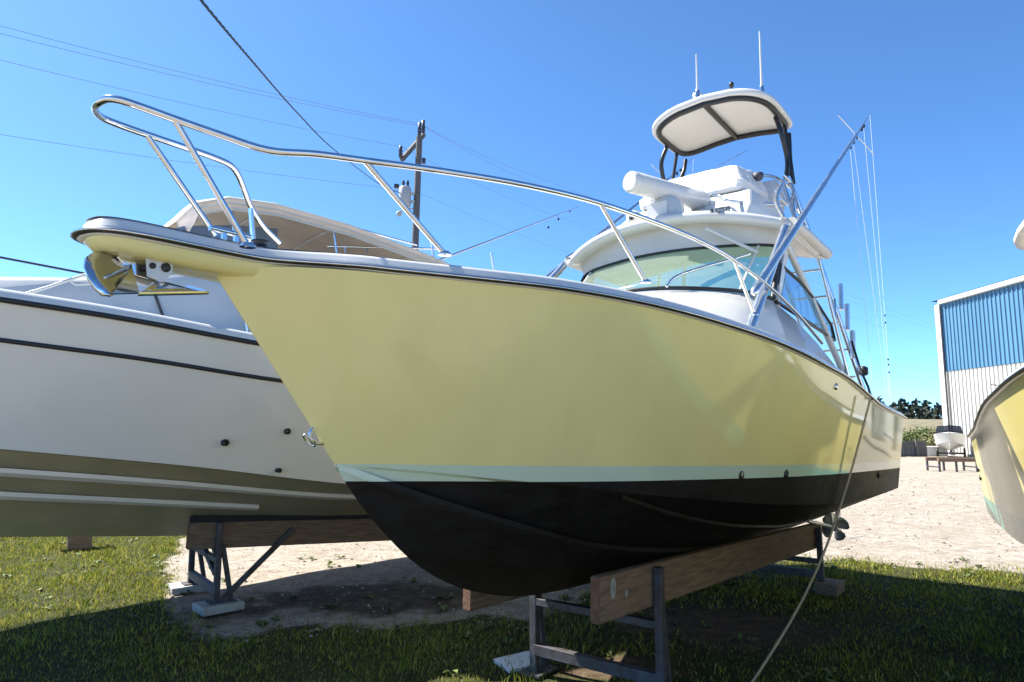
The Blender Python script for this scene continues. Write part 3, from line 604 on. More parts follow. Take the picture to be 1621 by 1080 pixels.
# upper helm pod and its fitted white cover
def loft(name, m, secs, bev=.0):
    mb = MB(); rows = []
    for (s0, s1, w0, w1, z0, z1) in secs: rows.append([(s0, -w0, z0), (s0, w0, z0), (s1, w1, z1), (s1, -w1, z1)])
    mb.grid(rows, False, close_u=True); mb.add(rows[0], [(0, 1, 2, 3)]); mb.add(rows[-1], [(3, 2, 1, 0)]); return mb.build(name, m, boat, weld=True, bevel=bev)
loft('upper_helm_pod', M['white'], [(-2.55, -3.85, .78, .86, 4.17, 4.10), (-2.70, -3.80, .80, .86, 4.36, 4.36), (-3.0, -3.78, .70, .80, 4.62, 4.62)], .03)
cv = loft('helm_cover', M['vinyl'], [(-2.96, -3.80, .60, .66, 4.625, 4.625), (-2.98, -3.82, .62, .68, 4.75, 4.75), (-3.22, -3.76, .46, .56, 5.02, 5.06)], .04)
md = cv.modifiers.new('sub', 'SUBSURF'); md.subdivision_type = 'SIMPLE'; md.levels = 4; md.render_levels = 4
dt = bpy.data.textures.new('folds', 'CLOUDS'); dt.noise_scale = .10; dm = cv.modifiers.new('folds', 'DISPLACE'); dm.texture = dt; dm.strength = .022; dm.mid_level = .5
for p in cv.data.polygons: p.use_smooth = False
sc = loft('seat_cover', M['vinyl'], [(-3.75, -4.05, .30, .30, 4.45, 4.45), (-3.72, -4.10, .36, .36, 4.75, 4.75), (-3.85, -4.08, .30, .30, 4.98, 4.98)], .05); sc.location.y = .42
MB().lathe([(.05, -.08), (.075, -.04), (.075, .05), (.06, .06), (.0, .05)], 14, Matrix.Rotation(math.pi / 2, 3, 'Y'), PX(1180, 290, .55)).build('deck_speaker', M['white'], boat)
MB().lathe([(.04, -.03), (.04, .03), (.028, .035), (.0, .02)], 12, Matrix.Rotation(math.pi / 2, 3, 'Y'), Vector(PX(1180, 290, .55)) + Vector((.05, 0, 0))).build('speaker_cone', M['rubber'], boat)
g0 = Vector(PX(1200, 279, .62)); MB().lathe([(.03, -.05), (.055, -.03), (.06, .03), (.0, .05)], 12, None, g0).build('spot_light', M['galv'], boat)
tw(g0 + Vector((0, .05, 0)), g0 + Vector((-.3, .10, .05)), g0 + Vector((-.62, .18, .0)), r=.018, name='tower_rail')
# dark plate with white letters on the brow of the pod
mb = MB(); q = [Vector(PX(x, y, .66)) for x, y in ((1121, 337.5), (1121, 331.5), (1151, 327), (1151, 337.5))]
mb.prism([v + Vector((0, .02, 0)) for v in q], (0, 0, 0), (0, .012, 0)); pt = mb.build('name_plate', M['plate'], boat)
lt = MB(); o_, u_, v_ = q[0] + Vector((0, .036, 0)), (q[3] - q[0]), Vector((0, 0, .05))
def stroke(x0, y0, x1, y1, w=.03):
    a, b = o_ + u_ * x0 + v_ * y0, o_ + u_ * x1 + v_ * y1; d = (b - a).normalized(); n_ = Vector((d.z, 0, -d.x)) * .0045 if True else 0
    lt.add([a - n_, a + n_, b + n_, b - n_], [(0, 1, 2, 3)])
for i in range(5):
    x = .10 + i * .18
    stroke(x, .15, x, .8)
    if i in (0, 3): stroke(x, .8, x + .1, .8); stroke(x, .45, x + .1, .45); stroke(x, .15, x + .1, .15)
    elif i == 1: stroke(x, .8, x + .1, .15); stroke(x + .1, .15, x + .1, .8)
    else: stroke(x + .1, .15, x + .1, .8); stroke(x, .5, x + .1, .5)
tag(lt.build('plate_letters', M['letter'], pt, fix=False), kind='stuff')
# radar: pedestal + open array bar
rx, ry, rz_ = -2.32, .05, 4.36
mb = MB(); mb.lathe([(.17, -.20), (.18, -.05), (.165, .03), (.12, .09), (.07, .11), (.06, .17)], 20, None, (rx, ry, rz_)); mb.box((rx + .12, ry - .02, rz_ - .06), (.16, .22, .14)); rd = mb.build('radar_pedestal', M['white'], boat)
a_, b_ = Vector(PX(1003, 284, -.10)), Vector(PX(1108, 326, .20)); zc = (a_.z + b_.z) / 2; a_.z = zc + .01; b_.z = zc + .01
d_ = (a_ - b_).normalized()
MB().tube([b_ - d_ * .07, b_ - d_ * .055, b_, b_ + d_ * .004, b_ + d_ * .010, b_ + d_ * .014, a_ - d_ * .014, a_ - d_ * .010, a_ - d_ * .004, a_, a_ + d_ * .05, a_ + d_ * .062], [.085, .108, .112, .112, .106, .112, .112, .106, .112, .112, .108, .09], 20).build('radar_scanner', M['white'], boat)
for x, y, p, r in ((1003, 346, -.55, .085), (1037, 314, -.35, .06), (1018, 350, -.4, .06)):
    c = Vector(PX(x, y, p)); MB().lathe([(r * .7, -r), (r, -r * .6), (r, r * .5), (r * .7, r * .9), (0, r)], 14, None, c).build('gps_dome', M['white'], boat)
    MB().lathe([(r * .4, 0), (r * .4, .01), (0, .012)], 10, Matrix.Rotation(math.pi / 2, 3, 'Y'), c + Vector((r * .96, .02, -.01))).build('lens', M['rubber'], boat)
# buggy top
bt = MB(); rows = []
def plan(k): a = 2 * math.pi * k / 40; ca, sa = math.cos(a), math.sin(a); e = .45; return (math.copysign(abs(ca)**e, ca) * .62, math.copysign(abs(sa)**e, sa) * .80)
def bz(s, p): return 5.98 + .04 * s - .16 * (p / .8)**2 + .05
for sc_, dz in ((.90, -.03), (.97, -.035), (1.0, -.01), (1.0, .03), (.95, .055), (.7, .07), (.35, .075), (.01, .078)):
    rows.append([(-4.12 + plan(k)[0] * sc_, plan(k)[1] * sc_, bz(plan(k)[0] * sc_, plan(k)[1] * sc_) + dz) for k in range(40)])
rows = [[(-4.12 + plan(k)[0] * s_, plan(k)[1] * s_, bz(plan(k)[0] * s_, plan(k)[1] * s_) - .028) for k in range(40)] for s_ in (.01, .4, .7)] + rows
bt.grid(rows, True, close_u=True); top = bt.build('buggy_top', M['white'], boat)
mb = MB(); ring = [Vector((-4.12 + plan(k)[0] * .90, plan(k)[1] * .90, bz(plan(k)[0] * .9, plan(k)[1] * .9) - .055)) for k in range(40)]
mb.tube(ring, .036, 8, closed=True); mb.tube([(-4.12 + .56 - i * .112, 0, bz(.56 - i * .112, 0) - .055) for i in range(11)], .032, 8); mb.build('top_frame', M['blackalu'], top)
for sg in (1, -1):
    tw((-4.02, .71 * sg, 5.80), (-3.98, .78 * sg, 5.55), (-4.10, .80 * sg, 5.25), (-3.92, .82 * sg, 4.96), r=.028, name='top_leg', m=M['blackalu']); tw((-4.60, .70 * sg, 5.79), (-4.52, .72 * sg, 5.55), (-4.22, .80 * sg, 5.12), (-4.15, .82 * sg, 5.0), r=.028, name='top_leg', m=M['blackalu']); tw((-4.35, .72 * sg, 5.80), (-4.30, .78 * sg, 5.35), (-4.25, .82 * sg, 5.0), r=.022, name='top_leg', m=M['blackalu'])
for x, y0, y1, p in ((1206, 55, 146, .62), (1104, 88, 152, -.12)):
    b = Vector(PX(x, y1, p)); t = Vector(PX(x, y0, p)); t.x = b.x + (t.x - b.x) * .2; MB().tube([b, b.lerp(t, .5), t], [.016, .012, .009], 8).build('whip_antenna', M['white'], boat)
    MB().lathe([(.03, -.06), (.03, .05), (.02, .08)], 10, None, b).build('antenna_base', M['steel'], boat)
c = Vector(PX(1158, 138, .3)); MB().lathe([(.012, -.08), (.012, 0), (.025, .0), (.03, .04), (.02, .06), (0, .065)], 10, None, c).build('anchor_light', M['rubber'], boat)
c = Vector(PX(1104, 150, -.14)); MB().lathe([(.06, -.03), (.06, .01), (.03, .03), (0, .03)], 12, None, c).build('gps_dome', M['white'], boat)
# outriggers: long tapered poles with spreaders and halyards
def outrigger(sg):
    a = Vector((-1.10, 1.32 * sg, 3.12)); b = Vector((-6.42, 1.34 * sg, 6.55)); L = lambda k: a.lerp(b, k)
    o = MB().tube([L(k) for k in (-.006, -.003, .004, .45, .46, .8, .81, 1)], [.006, .026, .034, .032, .027, .023, .015, .006], 12).build('outrigger', M['alum'], boat)
    sp = MB(); m_ = L(.80)
    sp.tube([m_ + Vector((.25, -.15, .22)), m_, m_ + Vector((-.25, .15, -.22))], .007, 6)
    sp.build('spreader', M['alum'], o)
    for k in (.72, .76, .80, .87, .90): MB().lathe([(.0, -.03), (.02, -.02), (.02, .02), (0, .03)], 8, None, L(k) + Vector((0, 0, -.03))).build('line_guide', M['rubber'], o)
    MB().tube([(-2.45, 1.25 * sg, 3.97), L(.30)], .02, 8).build('outrigger_brace', M['alum'], o)
    for k, e in ((1.0, (-5.9, 1.45 * sg, 2.4)), (.9, (-5.8, 1.45 * sg, 2.45)), (.76, (-5.6, 1.45 * sg, 2.5)), (.72, (-5.0, 1.4 * sg, 2.6))):
        MB().tube([L(k), e], .0022, 5).build('halyard', M['line'], o)
    for z in (3.55, 3.45, 2.95, 2.88, 2.78):
        k = (6.55 - z) / (6.55 - 2.4); MB().lathe([(0, -.02), (.012, 0), (0, .02)], 8, None, b.lerp(Vector((-5.9, 1.45 * sg, 2.4)), k)).build('release_clip', M['rubber'], o)
outrigger(1); outrigger(-1)
for x, y, p in ((1331, 470, 1.18), (1341, 502, 1.25), (1350, 545, 1.32)):
    c = Vector(PX(x, y, p)); MB().tube([c + Vector((.02, 0, -.16)), c + Vector((-.03, 0, .16))], .03, 10).build('rod_holder', M['alum'], boat)
c = Vector(PX(1367, 588, 1.42)); MB().lathe([(.03, -.05), (.05, -.03), (.05, .04), (.02, .06)], 10, None, c).build('stern_light', M['rubber'], boat)
MB().tube([Vector(PX(1348, 540, 1.33)), Vector(PX(1362, 585, 1.42)), Vector(PX(1374, 612, 1.50)), Vector(PX(1380, 632, 1.62))], .013, 8).build('boarding_line', M['cable'], boat)
r0 = Vector((-4.3, -.4, 5.0)); MB().tube([Vector(PX(1138, 263, -.3)), Vector(PX(1182, 239, -.3))], .009, 6).build('burgee_staff', M['alum'], boat)
# running gear
for p in (.62, -.62):
    h = Vector((-6.15, p, .70)); rg = MB(); rg.tube([h, h + Vector((1.3, 0, .22))], .022, 10); rg.beam(h + Vector((.12, 0, .03)), h + Vector((.18, 0, .36)), .03, .09); rg.build('propeller_shaft', M['bronze'], boat)
    pr = MB(); pr.lathe([(.02, -.10), (.045, -.06), (.055, .03), (.045, .07)], 14, Matrix.Rotation(math.pi / 2, 3, 'Y'), h); hub = pr.build('propeller', M['bronze'], boat)
    for k in range(4):
        a0 = 2 * math.pi * k / 4 + .5; rows = []
        for r_, w_, tw_ in ((.035, .04, .9), (.08, .09, .75), (.125, .11, .6), (.165, .085, .5), (.185, .025, .45)):
            er = Vector((0, math.cos(a0), math.sin(a0))); et = Vector((0, -math.sin(a0), math.cos(a0)))
            rows.append([h + er * r_ + (et * math.cos(tw_) + Vector((1, 0, 0)) * math.sin(tw_)) * w_ * j for j in (-1, -.5, 0, .5, 1)])
        bl = MB(); bl.grid(rows); o = bl.build('blade', M['bronze'], hub); md = o.modifiers.new('t', 'SOLIDIFY'); md.thickness = .010
    MB().prism([(-6.24, p - .012, .98), (-6.44, p - .012, .98), (-6.46, p - .012, .55), (-6.30, p - .012, .50)], (0, 0, 0), (0, .03, 0)).build('rudder', M['bronze'], boat, bevel=.008)

# ------------------------------------------------------------------ timber bunks and steel stands under the yellow boat
def bunk(fr, a, b, w, h, label, group, carpet=False, name='bunk_board'):
    """a, b: (s, p, z of the top edge) in the boat's frame"""
    A, B = fr.world(*a), fr.world(*b); A.z -= h / 2; B.z -= h / 2; L = (B - A).length
    t = (B - A).normalized(); s = t.cross(Vector((0, 0, 1))).normalized(); u = s.cross(t)
    root = bpy.data.objects.new(name, None); col.objects.link(root); root.matrix_world = Matrix.Translation((A + B) / 2) @ Matrix((t, s, u)).transposed().to_4x4(); root.empty_display_size = .1
    o = MB().box((0, 0, 0), (L, w, h)).build('timber', M['wood'], root, bevel=.012)
    MB().box((-L / 2 - .001, 0, 0), (.006, w * .94, h * .94)).build('end_grain', M['woodend'], root)
    if carpet: MB().box((0, 0, h / 2 + .03), (L * 1.0, w * 1.25, .075)).build('carpet_pad', M['carpet'], root, bevel=.02)
    tag(root, label, 'timber', group); return root, L
bk, L = bunk(B1, (.07, .56, 1.085), (-5.55, .56, .828), .075, .31, 'long weathered timber bunk on the near side under the yellow boat', 'timber bunks')
for x, z, w, h in ((-L / 2 + .17, .06, .09, .17), (-L / 2 + .36, .0, .06, .07)):
    mb = MB(); k = 22; mb.add([(x + w * .5 * math.cos(6.283 * i / k) * (.85 + .12 * math.sin(i * 2.3)), .0405, z + h * .5 * math.sin(6.283 * i / k) * (.85 + .12 * math.cos(i * 3.1))) for i in range(k)], [tuple(range(k))]); o = mb.build('paint_smear', M['paintspot'], bk, fix=False)
    o2 = o.copy(); col.objects.link(o2); o2.location.y = -.081
for x_ in (-L / 2 + .80, L / 2 - .40):
    for z_ in (-.08, .06): MB().lathe([(.022, -.045), (.022, .045), (.012, .052)], 6, ROT_P, (x_ + .06, 0, z_)).build('bolt', M['galv'], bk)
bunk(B1, (.28, -.40, 1.06), (-5.55, -.50, .828), .075, .31, 'timber bunk on the far side under the keel of the yellow boat', 'timber bunks')
def wpt(fr, s, p, z): return fr.world(s, p, z)
def stand(fr, s, ps, ztop, label, blocks=True, zb=.03, brace=None, name='boat_stand'):
    c = fr.world(s, 0, 0); root = empty(name, c, fr.rz); tag(root, label, 'stand', 'steel boat stands')
    for p in ps:
        MB().beam((0, p, zb), (0, p, ztop), .065, .065).build('post', M['galv'], root, bevel=.006)
        MB().beam((-.17, p - .02, zb), (-.05, p - .02, ztop - .26), .05, .05).build('brace', M['galv'], root, bevel=.004)
        MB().box((-.06, p, zb), (.30, .20, .02)).build('foot_plate', M['galv'], root)
    MB().beam((0, ps[0], .22), (0, ps[-1], .22), .07, .09).build('cross_beam', M['galv'], root, bevel=.006)
    MB().beam((0, ps[0], ztop - .42), (0, ps[-1], ztop - .42), .06, .06).build('cross_beam', M['galv'], root, bevel=.006)
    if brace:
        for a, b in brace: MB().beam(a, b, .055, .055).build('brace', M['galv'], root, bevel=.004)
    return root
stand(B1, -.72, (.64, -.52), 1.03, 'steel stand under the bow end of the yellow boat, bottom centre of view')
stand(B1, -5.25, (.64, -.62), .80, 'steel stand under the stern end of the yellow boat')
mb = MB().box((0, 0, .07), (.42, .26, .14)); o = mb.build('timber_block', M['wood'], bevel=.01); o.location = B1.world(-5.3, .72, 0); o.rotation_euler.z = B1.rz; tag(o, 'timber block on the shaded grass under the stern stand', 'block')
o = MB().box((0, 0, .02), (.36, .30, .035)).build('white_board', M['trim'], bevel=.004); o.location = on_ground(822, 1052); o.rotation_euler = (.03, -.04, .5); tag(o, 'flat white board lying on the grass by the front steel stand', 'board')

# mooring line hanging from the quarter to the ground
a = B1.world(*PX(1378, 630, 1.66)); g = on_ground(1186, 1088); pts = []
for i in range(31):
    k = i / 30; q = a.lerp(g, k); q.z -= .40 * math.sin(math.pi * k) * (1 - .3 * k); q.z = max(q.z, .012); pts.append(q)
mb = MB(); mb.tube(pts, .011, 8); mb.tube([g + Vector((-.05 * i, -.22 * i, .012)) for i in range(5)], .011, 8)
tag(mb.build('mooring_rope', M['rope']), 'tan rope hanging from the quarter of the yellow boat down to the grass', 'rope')

# ================================================================== the cream boat behind
B2 = Frame(-3.78, 8.5, 52)
boat2 = empty('cabin_cruiser', B2.O, B2.rz); tag(boat2, 'large cream cabin boat with tan canvas top behind the yellow bow', 'boat')
SH2 = [(-6.5, 1.75, 2.45), (-4, 1.85, 2.62), (-2, 1.89, 2.76), (-.2, 1.88, 2.895), (1.16, 1.80, 3.06), (2.16, 1.68, 3.16), (3.4, 1.40, 3.29), (4.6, .95, 3.42), (5.6, .4, 3.5), (6.1, 0, 3.53)]
CH2 = [(-6.4, 1.6, 1.16), (-4, 1.64, 1.22), (-2, 1.64, 1.35), (-1.29, 1.62, 1.41), (.57, 1.50, 1.69), (2.05, 1.32, 1.88), (3.4, .95, 2.05), (4.6, .42, 2.25), (5.3, 0, 2.4)]
KE2 = [(-6.3, 0, .50), (-3, 0, .62), (.19, 0, .78), (1.11, 0, .86), (1.96, 0, .94), (3, 0, 1.06), (4, 0, 1.36), (4.8, 0, 1.86), (5.3, 0, 2.4)]
mb, S2, C2, K2 = hull_mesh(SH2, CH2, KE2, flare=.35)
h2 = mb.build('hull', [M['cream'], M['creambot']], boat2)
for p in h2.data.polygons:
    c = p.center; cz = np.interp(c.x, C2[:, 0], C2[:, 2]); p.material_index = 1 if c.z < cz - .003 else 0
h2['label'] = 'cream hull with tan painted bottom'
chine_strip(lambda s: .76, .085, 'spray_strake', boat2, M['cream'], -5.6, 4.6, C=C2, K=K2, drop=.03); chine_strip(lambda s: .50, .075, 'spray_strake', boat2, M['cream'], -.42, 3.6, C=C2, K=K2, drop=.03)
half2 = smooth_path(SH2, 5); full2 = half2 + [Vector((a.x, -a.y, a.z)) for a in half2[::-1][1:]]
mb, _ = sweep(full2, [(0, -.01), (.03, .0), (.035, .05), (.01, .10), (-.03, .12), (-.12, .13), (-.12, .03)]); mb.build('gunwale_cap', M['white'], boat2)
mb, _ = sweep(full2, [(.03, -.01), (.055, .0), (.055, .03), (.03, .04)]); mb.build('rub_rail', M['rubber'], boat2)
def on2(k):                                              # a line on the topsides, k = share of the height from sheer down
    out = []
    for i in range(len(S2)):
        t = i / (len(S2) - 1); z = S2[i, 2] - .335; vv = (z - C2[i, 2]) / max(.2, S2[i, 2] - C2[i, 2]); tt = (S2[i, 0] + 6.5) / 12.6; fl = .35 * min(1, max(0, (tt - .25) / .45)) * min(1, max(0, (1.02 - tt) / .2))
        g = (1 - fl) * vv + fl * vv * vv + .1 * (1 - tt) * vv * (1 - vv); out.append(Vector((C2[i, 0] + (S2[i, 0] - C2[i, 0]) * vv, C2[i, 1] + (S2[i, 1] - C2[i, 1]) * g, z)))
    return out
l2 = on2(.2); l2 = l2 + [Vector((a.x, -a.y, a.z)) for a in l2[::-1][1:]]
mb, _ = sweep(l2, [(-.01, -.022), (.02, -.018), (.024, 0), (.02, .018), (-.01, .022)]); mb.build('rub_strake', M['rubber'], boat2)
for x, y, p, r in ((357, 701, 1.64, .035), (455, 683, 1.70, .032), (442, 745, 1.65, .024)):
    c = Vector(B2.px(x, y, p)); MB().lathe([(r, -.1), (r, .02), (r * .6, .025), (r * .5, -.02)], 12, ROT_P, c).build('through_hull_fitting', M['blackalu'], boat2)
mb = MB(); dk2 = [q for q in half2 if q.x > -6]
mb.grid([[Vector((q.x, q.y * k, q.z + .125 + .05 * (1 - k * k))) for k in (-.95, -.5, 0, .5, .95)] for q in dk2]); mb.build('foredeck', M['white'], boat2)
# trunk cabin
mb = MB(); rows = []
for (s, w, z0, z1) in ((4.6, .3, 3.5, 3.52), (3.6, .7, 3.4, 3.45), (2.4, 1.0, 3.26, 3.50), (1.6, 1.1, 3.2, 3.58), (.9, 1.15, 3.16, 3.70), (.3, 1.27, 3.1, 3.86), (-.3, 1.34, 3.0, 3.98), (-1.2, 1.36, 2.95, 4.02), (-2.6, 1.34, 2.9, 3.98)):
    rows.append([(s, -w, z0), (s, -w * .93, z1 - .06), (s, -w * .82, z1), (s, 0, z1 + .07), (s, w * .82, z1), (s, w * .93, z1 - .06), (s, w, z0)])
mb.grid(rows); mb.build('trunk_cabin', M['white'], boat2)
for x0, y0, x1, y1, p in ((246, 468, 262, 512, 1.12),): MB().tube([Vector(B2.px(x0, y0, 1.12)), Vector(B2.px(x1, y1, 1.24))], .014, 6).build('seam_trim', M['galv'], boat2)
mb = MB(); mb.grid([[Vector(B2.px(x, y, p)) for x, y, p in ((262, 366, 1.15), (290, 358, .9), (360, 356, .7), (440, 362, .5))], [Vector(B2.px(x, y, p)) for x, y, p in ((262, 392, 1.25), (290, 392, 1.0), (360, 392, .8), (440, 395, .6))]]); mb.build('windscreen_cover', M['bluecover'], boat2)
# tan canvas top
mb = MB(); rows = []
tp = [(.62, .55, .20), (.50, .85, .34), (.22, 1.0, .40), (-.3, 1.0, .43), (-1.2, 1.0, .35), (-2.3, 1.0, .15), (-3.6, 1.0, -.16)]
for s, k, rise in tp:
    rows.append([(s, 1.32 * k * math.sin(a), 4.20 + rise + .10 * math.cos(a) - (.02 if abs(a) > 1.5 else 0)) for a in np.linspace(-1.57, 1.57, 15)])
mb.grid(rows); tc_ = mb.build('canvas_top', M['tan'], boat2, fix=False); md = tc_.modifiers.new('t', 'SOLIDIFY'); md.thickness = .02
for sg in (1, -1):
    mb = MB(); mb.grid([[(s, sg * 1.32 * k, 4.19 + r_) for s, k, r_ in tp], [(s - .02, sg * 1.36 * k, 4.19 + r_ - .12 - (.28 if s > .55 else 0)) for s, k, r_ in tp]], False); mb.build('canvas_valance', M['tan'], boat2, fix=False)
mb = MB(); mb.grid([[(.62, .73 * math.sin(a), 4.40 + .1 * math.cos(a)) for a in np.linspace(-1.57, 1.57, 9)], [(1.0, .86 * math.sin(a), 4.02 + .02 * math.cos(a)) for a in np.linspace(-1.57, 1.57, 9)]]); mb.build('canvas_front', M['tan'], boat2, fix=False)
for s, k, r_ in tp[1:]:
    MB().tube([(s, 1.30 * k * math.sin(a), 4.18 + r_ + .10 * math.cos(a)) for a in np.linspace(-1.57, 1.57, 13)], .018, 8).build('canvas_bow', M['white'], boat2)
for dz, pp_ in ((.10, 1.37), (.04, 1.38), (-.03, 1.385)): MB().tube([(s, pp_ * k, 4.16 + r_ + dz - .08) for s, k, r_ in tp[1:]], .012, 6).build('canvas_piping', M['offwhite'], boat2)
for s in (.2, -1.0, -2.4, -3.4):
    for sg in (1, -1): MB().tube([(s, 1.30 * sg, 4.55), (s - .25, 1.36 * sg, 3.0)], .016, 8).build('canvas_post', M['alum'], boat2)
mb = MB(); mb.tube(smooth_path([Vector(B2.px(485, 350, .6)), Vector(B2.px(487, 342, .6)), Vector(B2.px(500, 343, .6)), Vector(B2.px(580, 366, .8)), Vector(B2.px(660, 388, 1.0))], 4), .014, 8); mb.build('grab_rail', M['alum'], boat2)
mb = MB(); mb.tube([Vector(B2.px(x, y, 1.15)) for x, y in ((518, 390), (690, 394))], .014, 8); mb.tube([Vector(B2.px(546, 389, 1.15)), Vector(B2.px(546, 400, 1.15))], .012, 6); mb.tube([Vector(B2.px(580, 389, 1.15)), Vector(B2.px(580, 400, 1.15))], .012, 6); mb.build('side_rail', M['steel'], boat2)
# bow rail of the cream boat (its own bow lies out of view to the left)
mb = MB(); br = [Vector(B2.px(24, 470, 1.3)), Vector(B2.px(75, 455, 1.28)), Vector(B2.px(140, 433, 1.25)), Vector(B2.px(200, 418, 1.0)), Vector(B2.px(330, 430, 1.0))]
mb.tube(smooth_path([(6.2, .05, 4.15), (5.4, .45, 4.1), (4.2, 1.0, 4.0), (2.95, 1.40, 3.85), (2.5, 1.52, 3.55), (2.35, 1.55, 3.28)], 4), .015, 8)
for s, p in ((5.4, .45), (4.2, 1.0)): mb.tube([(s, p, 4.0 + (s - 4.2) * .08), (s - .1, p + .04, 3.45)], .013, 8)
mb.build('bow_rail', M['steel'], boat2)
mb = MB(); mb.tube([br[0], br[1], br[2]], .015, 8); mb.tube(smooth_path([Vector(B2.px(112, 446, 1.25)), Vector(B2.px(122, 451, 1.25)), Vector(B2.px(145, 450, 1.25))], 4), .01, 6); mb.build('hatch_rail', M['white'], boat2)
MB().tube([Vector(B2.px(-60, 396, 1.2)), Vector(B2.px(40, 415, 1.2)), Vector(B2.px(150, 436, 1.2))], .012, 6).build('life_line', M['cable'], boat2)
mb = MB(); o2a, o2b = Vector(B2.px(700, 410, -.6)), Vector(B2.px(918, 327, -2.2)); mb.tube([o2a + (o2a - o2b) * .5, o2a, o2b], [.024, .022, .01], 8); og = mb.build('outrigger', M['alum'], boat2)
for x, y in ((902, 334), (884, 347), (868, 360)): MB().lathe([(0, -.04), (.03, 0), (0, .04)], 8, None, Vector(B2.px(x, y, -2.1))).build('line_guide', M['rubber'], og)
# stands for the cream boat
bunk(B2, (.26, .52, 1.0), (-4.6, .52, .70), .085, .30, 'timber bunk with black carpet under the near side of the cream boat', 'timber bunks', carpet=True)
bunk(B2, (.50, -.52, .98), (-4.6, -.52, .70), .085, .14, 'thin timber bunk under the far side of the cream boat', 'timber bunks')
st = stand(B2, -.05, (.62, -.55), .98, 'steel stand with diagonal braces under the bow of the cream boat', zb=.10, brace=[((-.05, .66, .12), (-.85, .66, .84)), ((.02, .62, .62), (.0, .25, .80)), ((0, .55, .40), (.02, .1, .62))])
o = MB().box((0, 0, .05), (.46, .36, .09)).build('concrete_pad', M['concrete'], bevel=.012); o.location = B2.world(-.08, .62, 0); o.rotation_euler.z = B2.rz + .1; tag(o, 'square concrete pad under the near post of the braced stand', 'pad', 'concrete pads')
o = MB().box((0, 0, .05), (.46, .36, .09)).build('concrete_pad', M['concrete'], bevel=.012); o.location = B2.world(-.05, -.55, 0); o.rotation_euler.z = B2.rz - .1; tag(o, 'square concrete pad under the far post of the braced stand', 'pad', 'concrete pads')
stand(B2, -4.2, (.62, -.55), .72, 'steel stand under the stern of the cream boat')
o = MB().box((0, 0, .13), (.34, .34, .26)).box((0, 0, .31), (.75, .30, .10)).build('keel_block', M['wood'], bevel=.01); o.location = on_ground(125, 868); o.rotation_euler.z = B2.rz; tag(o, 'dark keel block on sunlit grass beyond the bottom of the cream boat', 'block')
# the next boat of the row: only its shadow on the grass reaches into the picture
B4 = Frame(-11.6, 15.2, 60)
boat4 = empty('moored_boat', B4.O, B4.rz); tag(boat4, 'white hull behind the cream boat, hidden but for its shadow on the grass', 'boat')
mb, *_ = hull_mesh(SHEER, CHINE, KEEL, nt_=24, nv=5, nb=4); mb.build('hull', M['white'], boat4)
mb = MB(); mb.grid([[Vector((a, b * k, c + .02)) for k in (-1, 0, 1)] for a, b, c in SHEER]); mb.build('foredeck', M['white'], boat4)
for p in (.5, -.5): MB().box((-2.6, p, .62), (5, .09, .28)).box((-.6, p, .24), (.3, .3, .48)).box((-4.6, p, .24), (.3, .3, .48)).build('cradle', M['wood'], boat4)

# ================================================================== the second yellow boat at the right edge
TH3, SC3 = 30, 1.04
q3 = at_depth(1537, 693, 9.3); t3 = R(TH3); F3 = Vector((-math.sin(t3), -math.cos(t3), 0)); P3 = Vector((math.cos(t3), -math.sin(t3), 0))
DZ3 = q3.z - 2.175 * SC3; o3 = q3 - F3 * (-6.42 * SC3) - P3 * (-1.5 * SC3)
B3 = Frame(o3.x, o3.y, TH3, SC3, DZ3)
boat3 = empty('sportfishing_boat', B3.O, B3.rz, SC3); tag(boat3, 'second pale yellow boat with bright teal stripe cut off by the right edge', 'boat', 'yellow boats in the yard')
M['yellow3'] = mat('pale_yellow_gelcoat_sun_darkened', (.52, .45, .165), .16, var=.03, vscale=1.2, coat=.0, spec=.3)  # same yellow paint, colour darkened so the sunlit side doesn't clip
M['teal3'] = mat('bright_teal_stripe', (.04, .30, .23), .2, var=.05, vscale=2)
mb, S3, C3, K3 = hull_mesh(SHEER, CHINE, KEEL); h3 = mb.build('hull', [M['yellow3'], M['teal3'], M['black']], boat3); split_paint(h3, [(PAINT - .06, PK), (PAINT - .33, PK)])
halfs = smooth_path([q for q in SHEER], 4); fulls = halfs + [Vector((a.x, -a.y, a.z)) for a in halfs[::-1][1:]]
mb, _ = sweep(fulls, cap); mb.build('gunwale_cap', M['white'], boat3); mb, _ = sweep(fulls, rub); mb.build('rub_rail', M['rubber'], boat3)
mb = MB(); mb.grid([[Vector((q.x, q.y * k, q.z + .10)) for k in (-.95, 0, .95)] for q in halfs if q.x > -3.4]); mb.build('foredeck', M['white'], boat3)
mb = MB()
for sg in (1, -1): mb.grid([[Vector((q.x, sg * (q.y - .04), q.z + .11)), Vector((q.x, sg * (q.y - .28), q.z + .115)), Vector((q.x, sg * (q.y - .29), 1.7))] for q in halfs if q.x < -3.2], False)
mb.box((-4.85, 0, 1.7), (3.1, 2.7, .04)); mb.box((-6.29, 0, 2.225), (.2, 2.72, .05)); mb.build('cockpit_liner', M['offwhite'], boat3, fix=False)
for s, z in ((-5.9, 1.80), (-5.88, 1.70)):
    c = (s, -hull_p(s, z), z); MB().lathe([(.03, -.02), (.032, .015), (.0, .02)], 12, Matrix.Rotation(math.pi / 2, 3, 'X'), c).build('through_hull_fitting', M['blackalu'], boat3)
mb = MB(); rows = []
for (s, w, z0, z1) in ((-.6, .8, 2.8, 2.95), (-1.4, 1.1, 2.75, 3.15), (-2.2, 1.2, 2.7, 3.25), (-3.3, 1.25, 2.6, 2.95)): rows.append([(s, -w, z0), (s, -w * .93, z1), (s, 0, z1 + .05), (s, w * .93, z1), (s, w, z0)])
mb.grid(rows); mb.build('cabin_trunk', M['white'], boat3)
mb = MB(); c = Vector(B3.px(1611, 402, -1.2))
rws = []
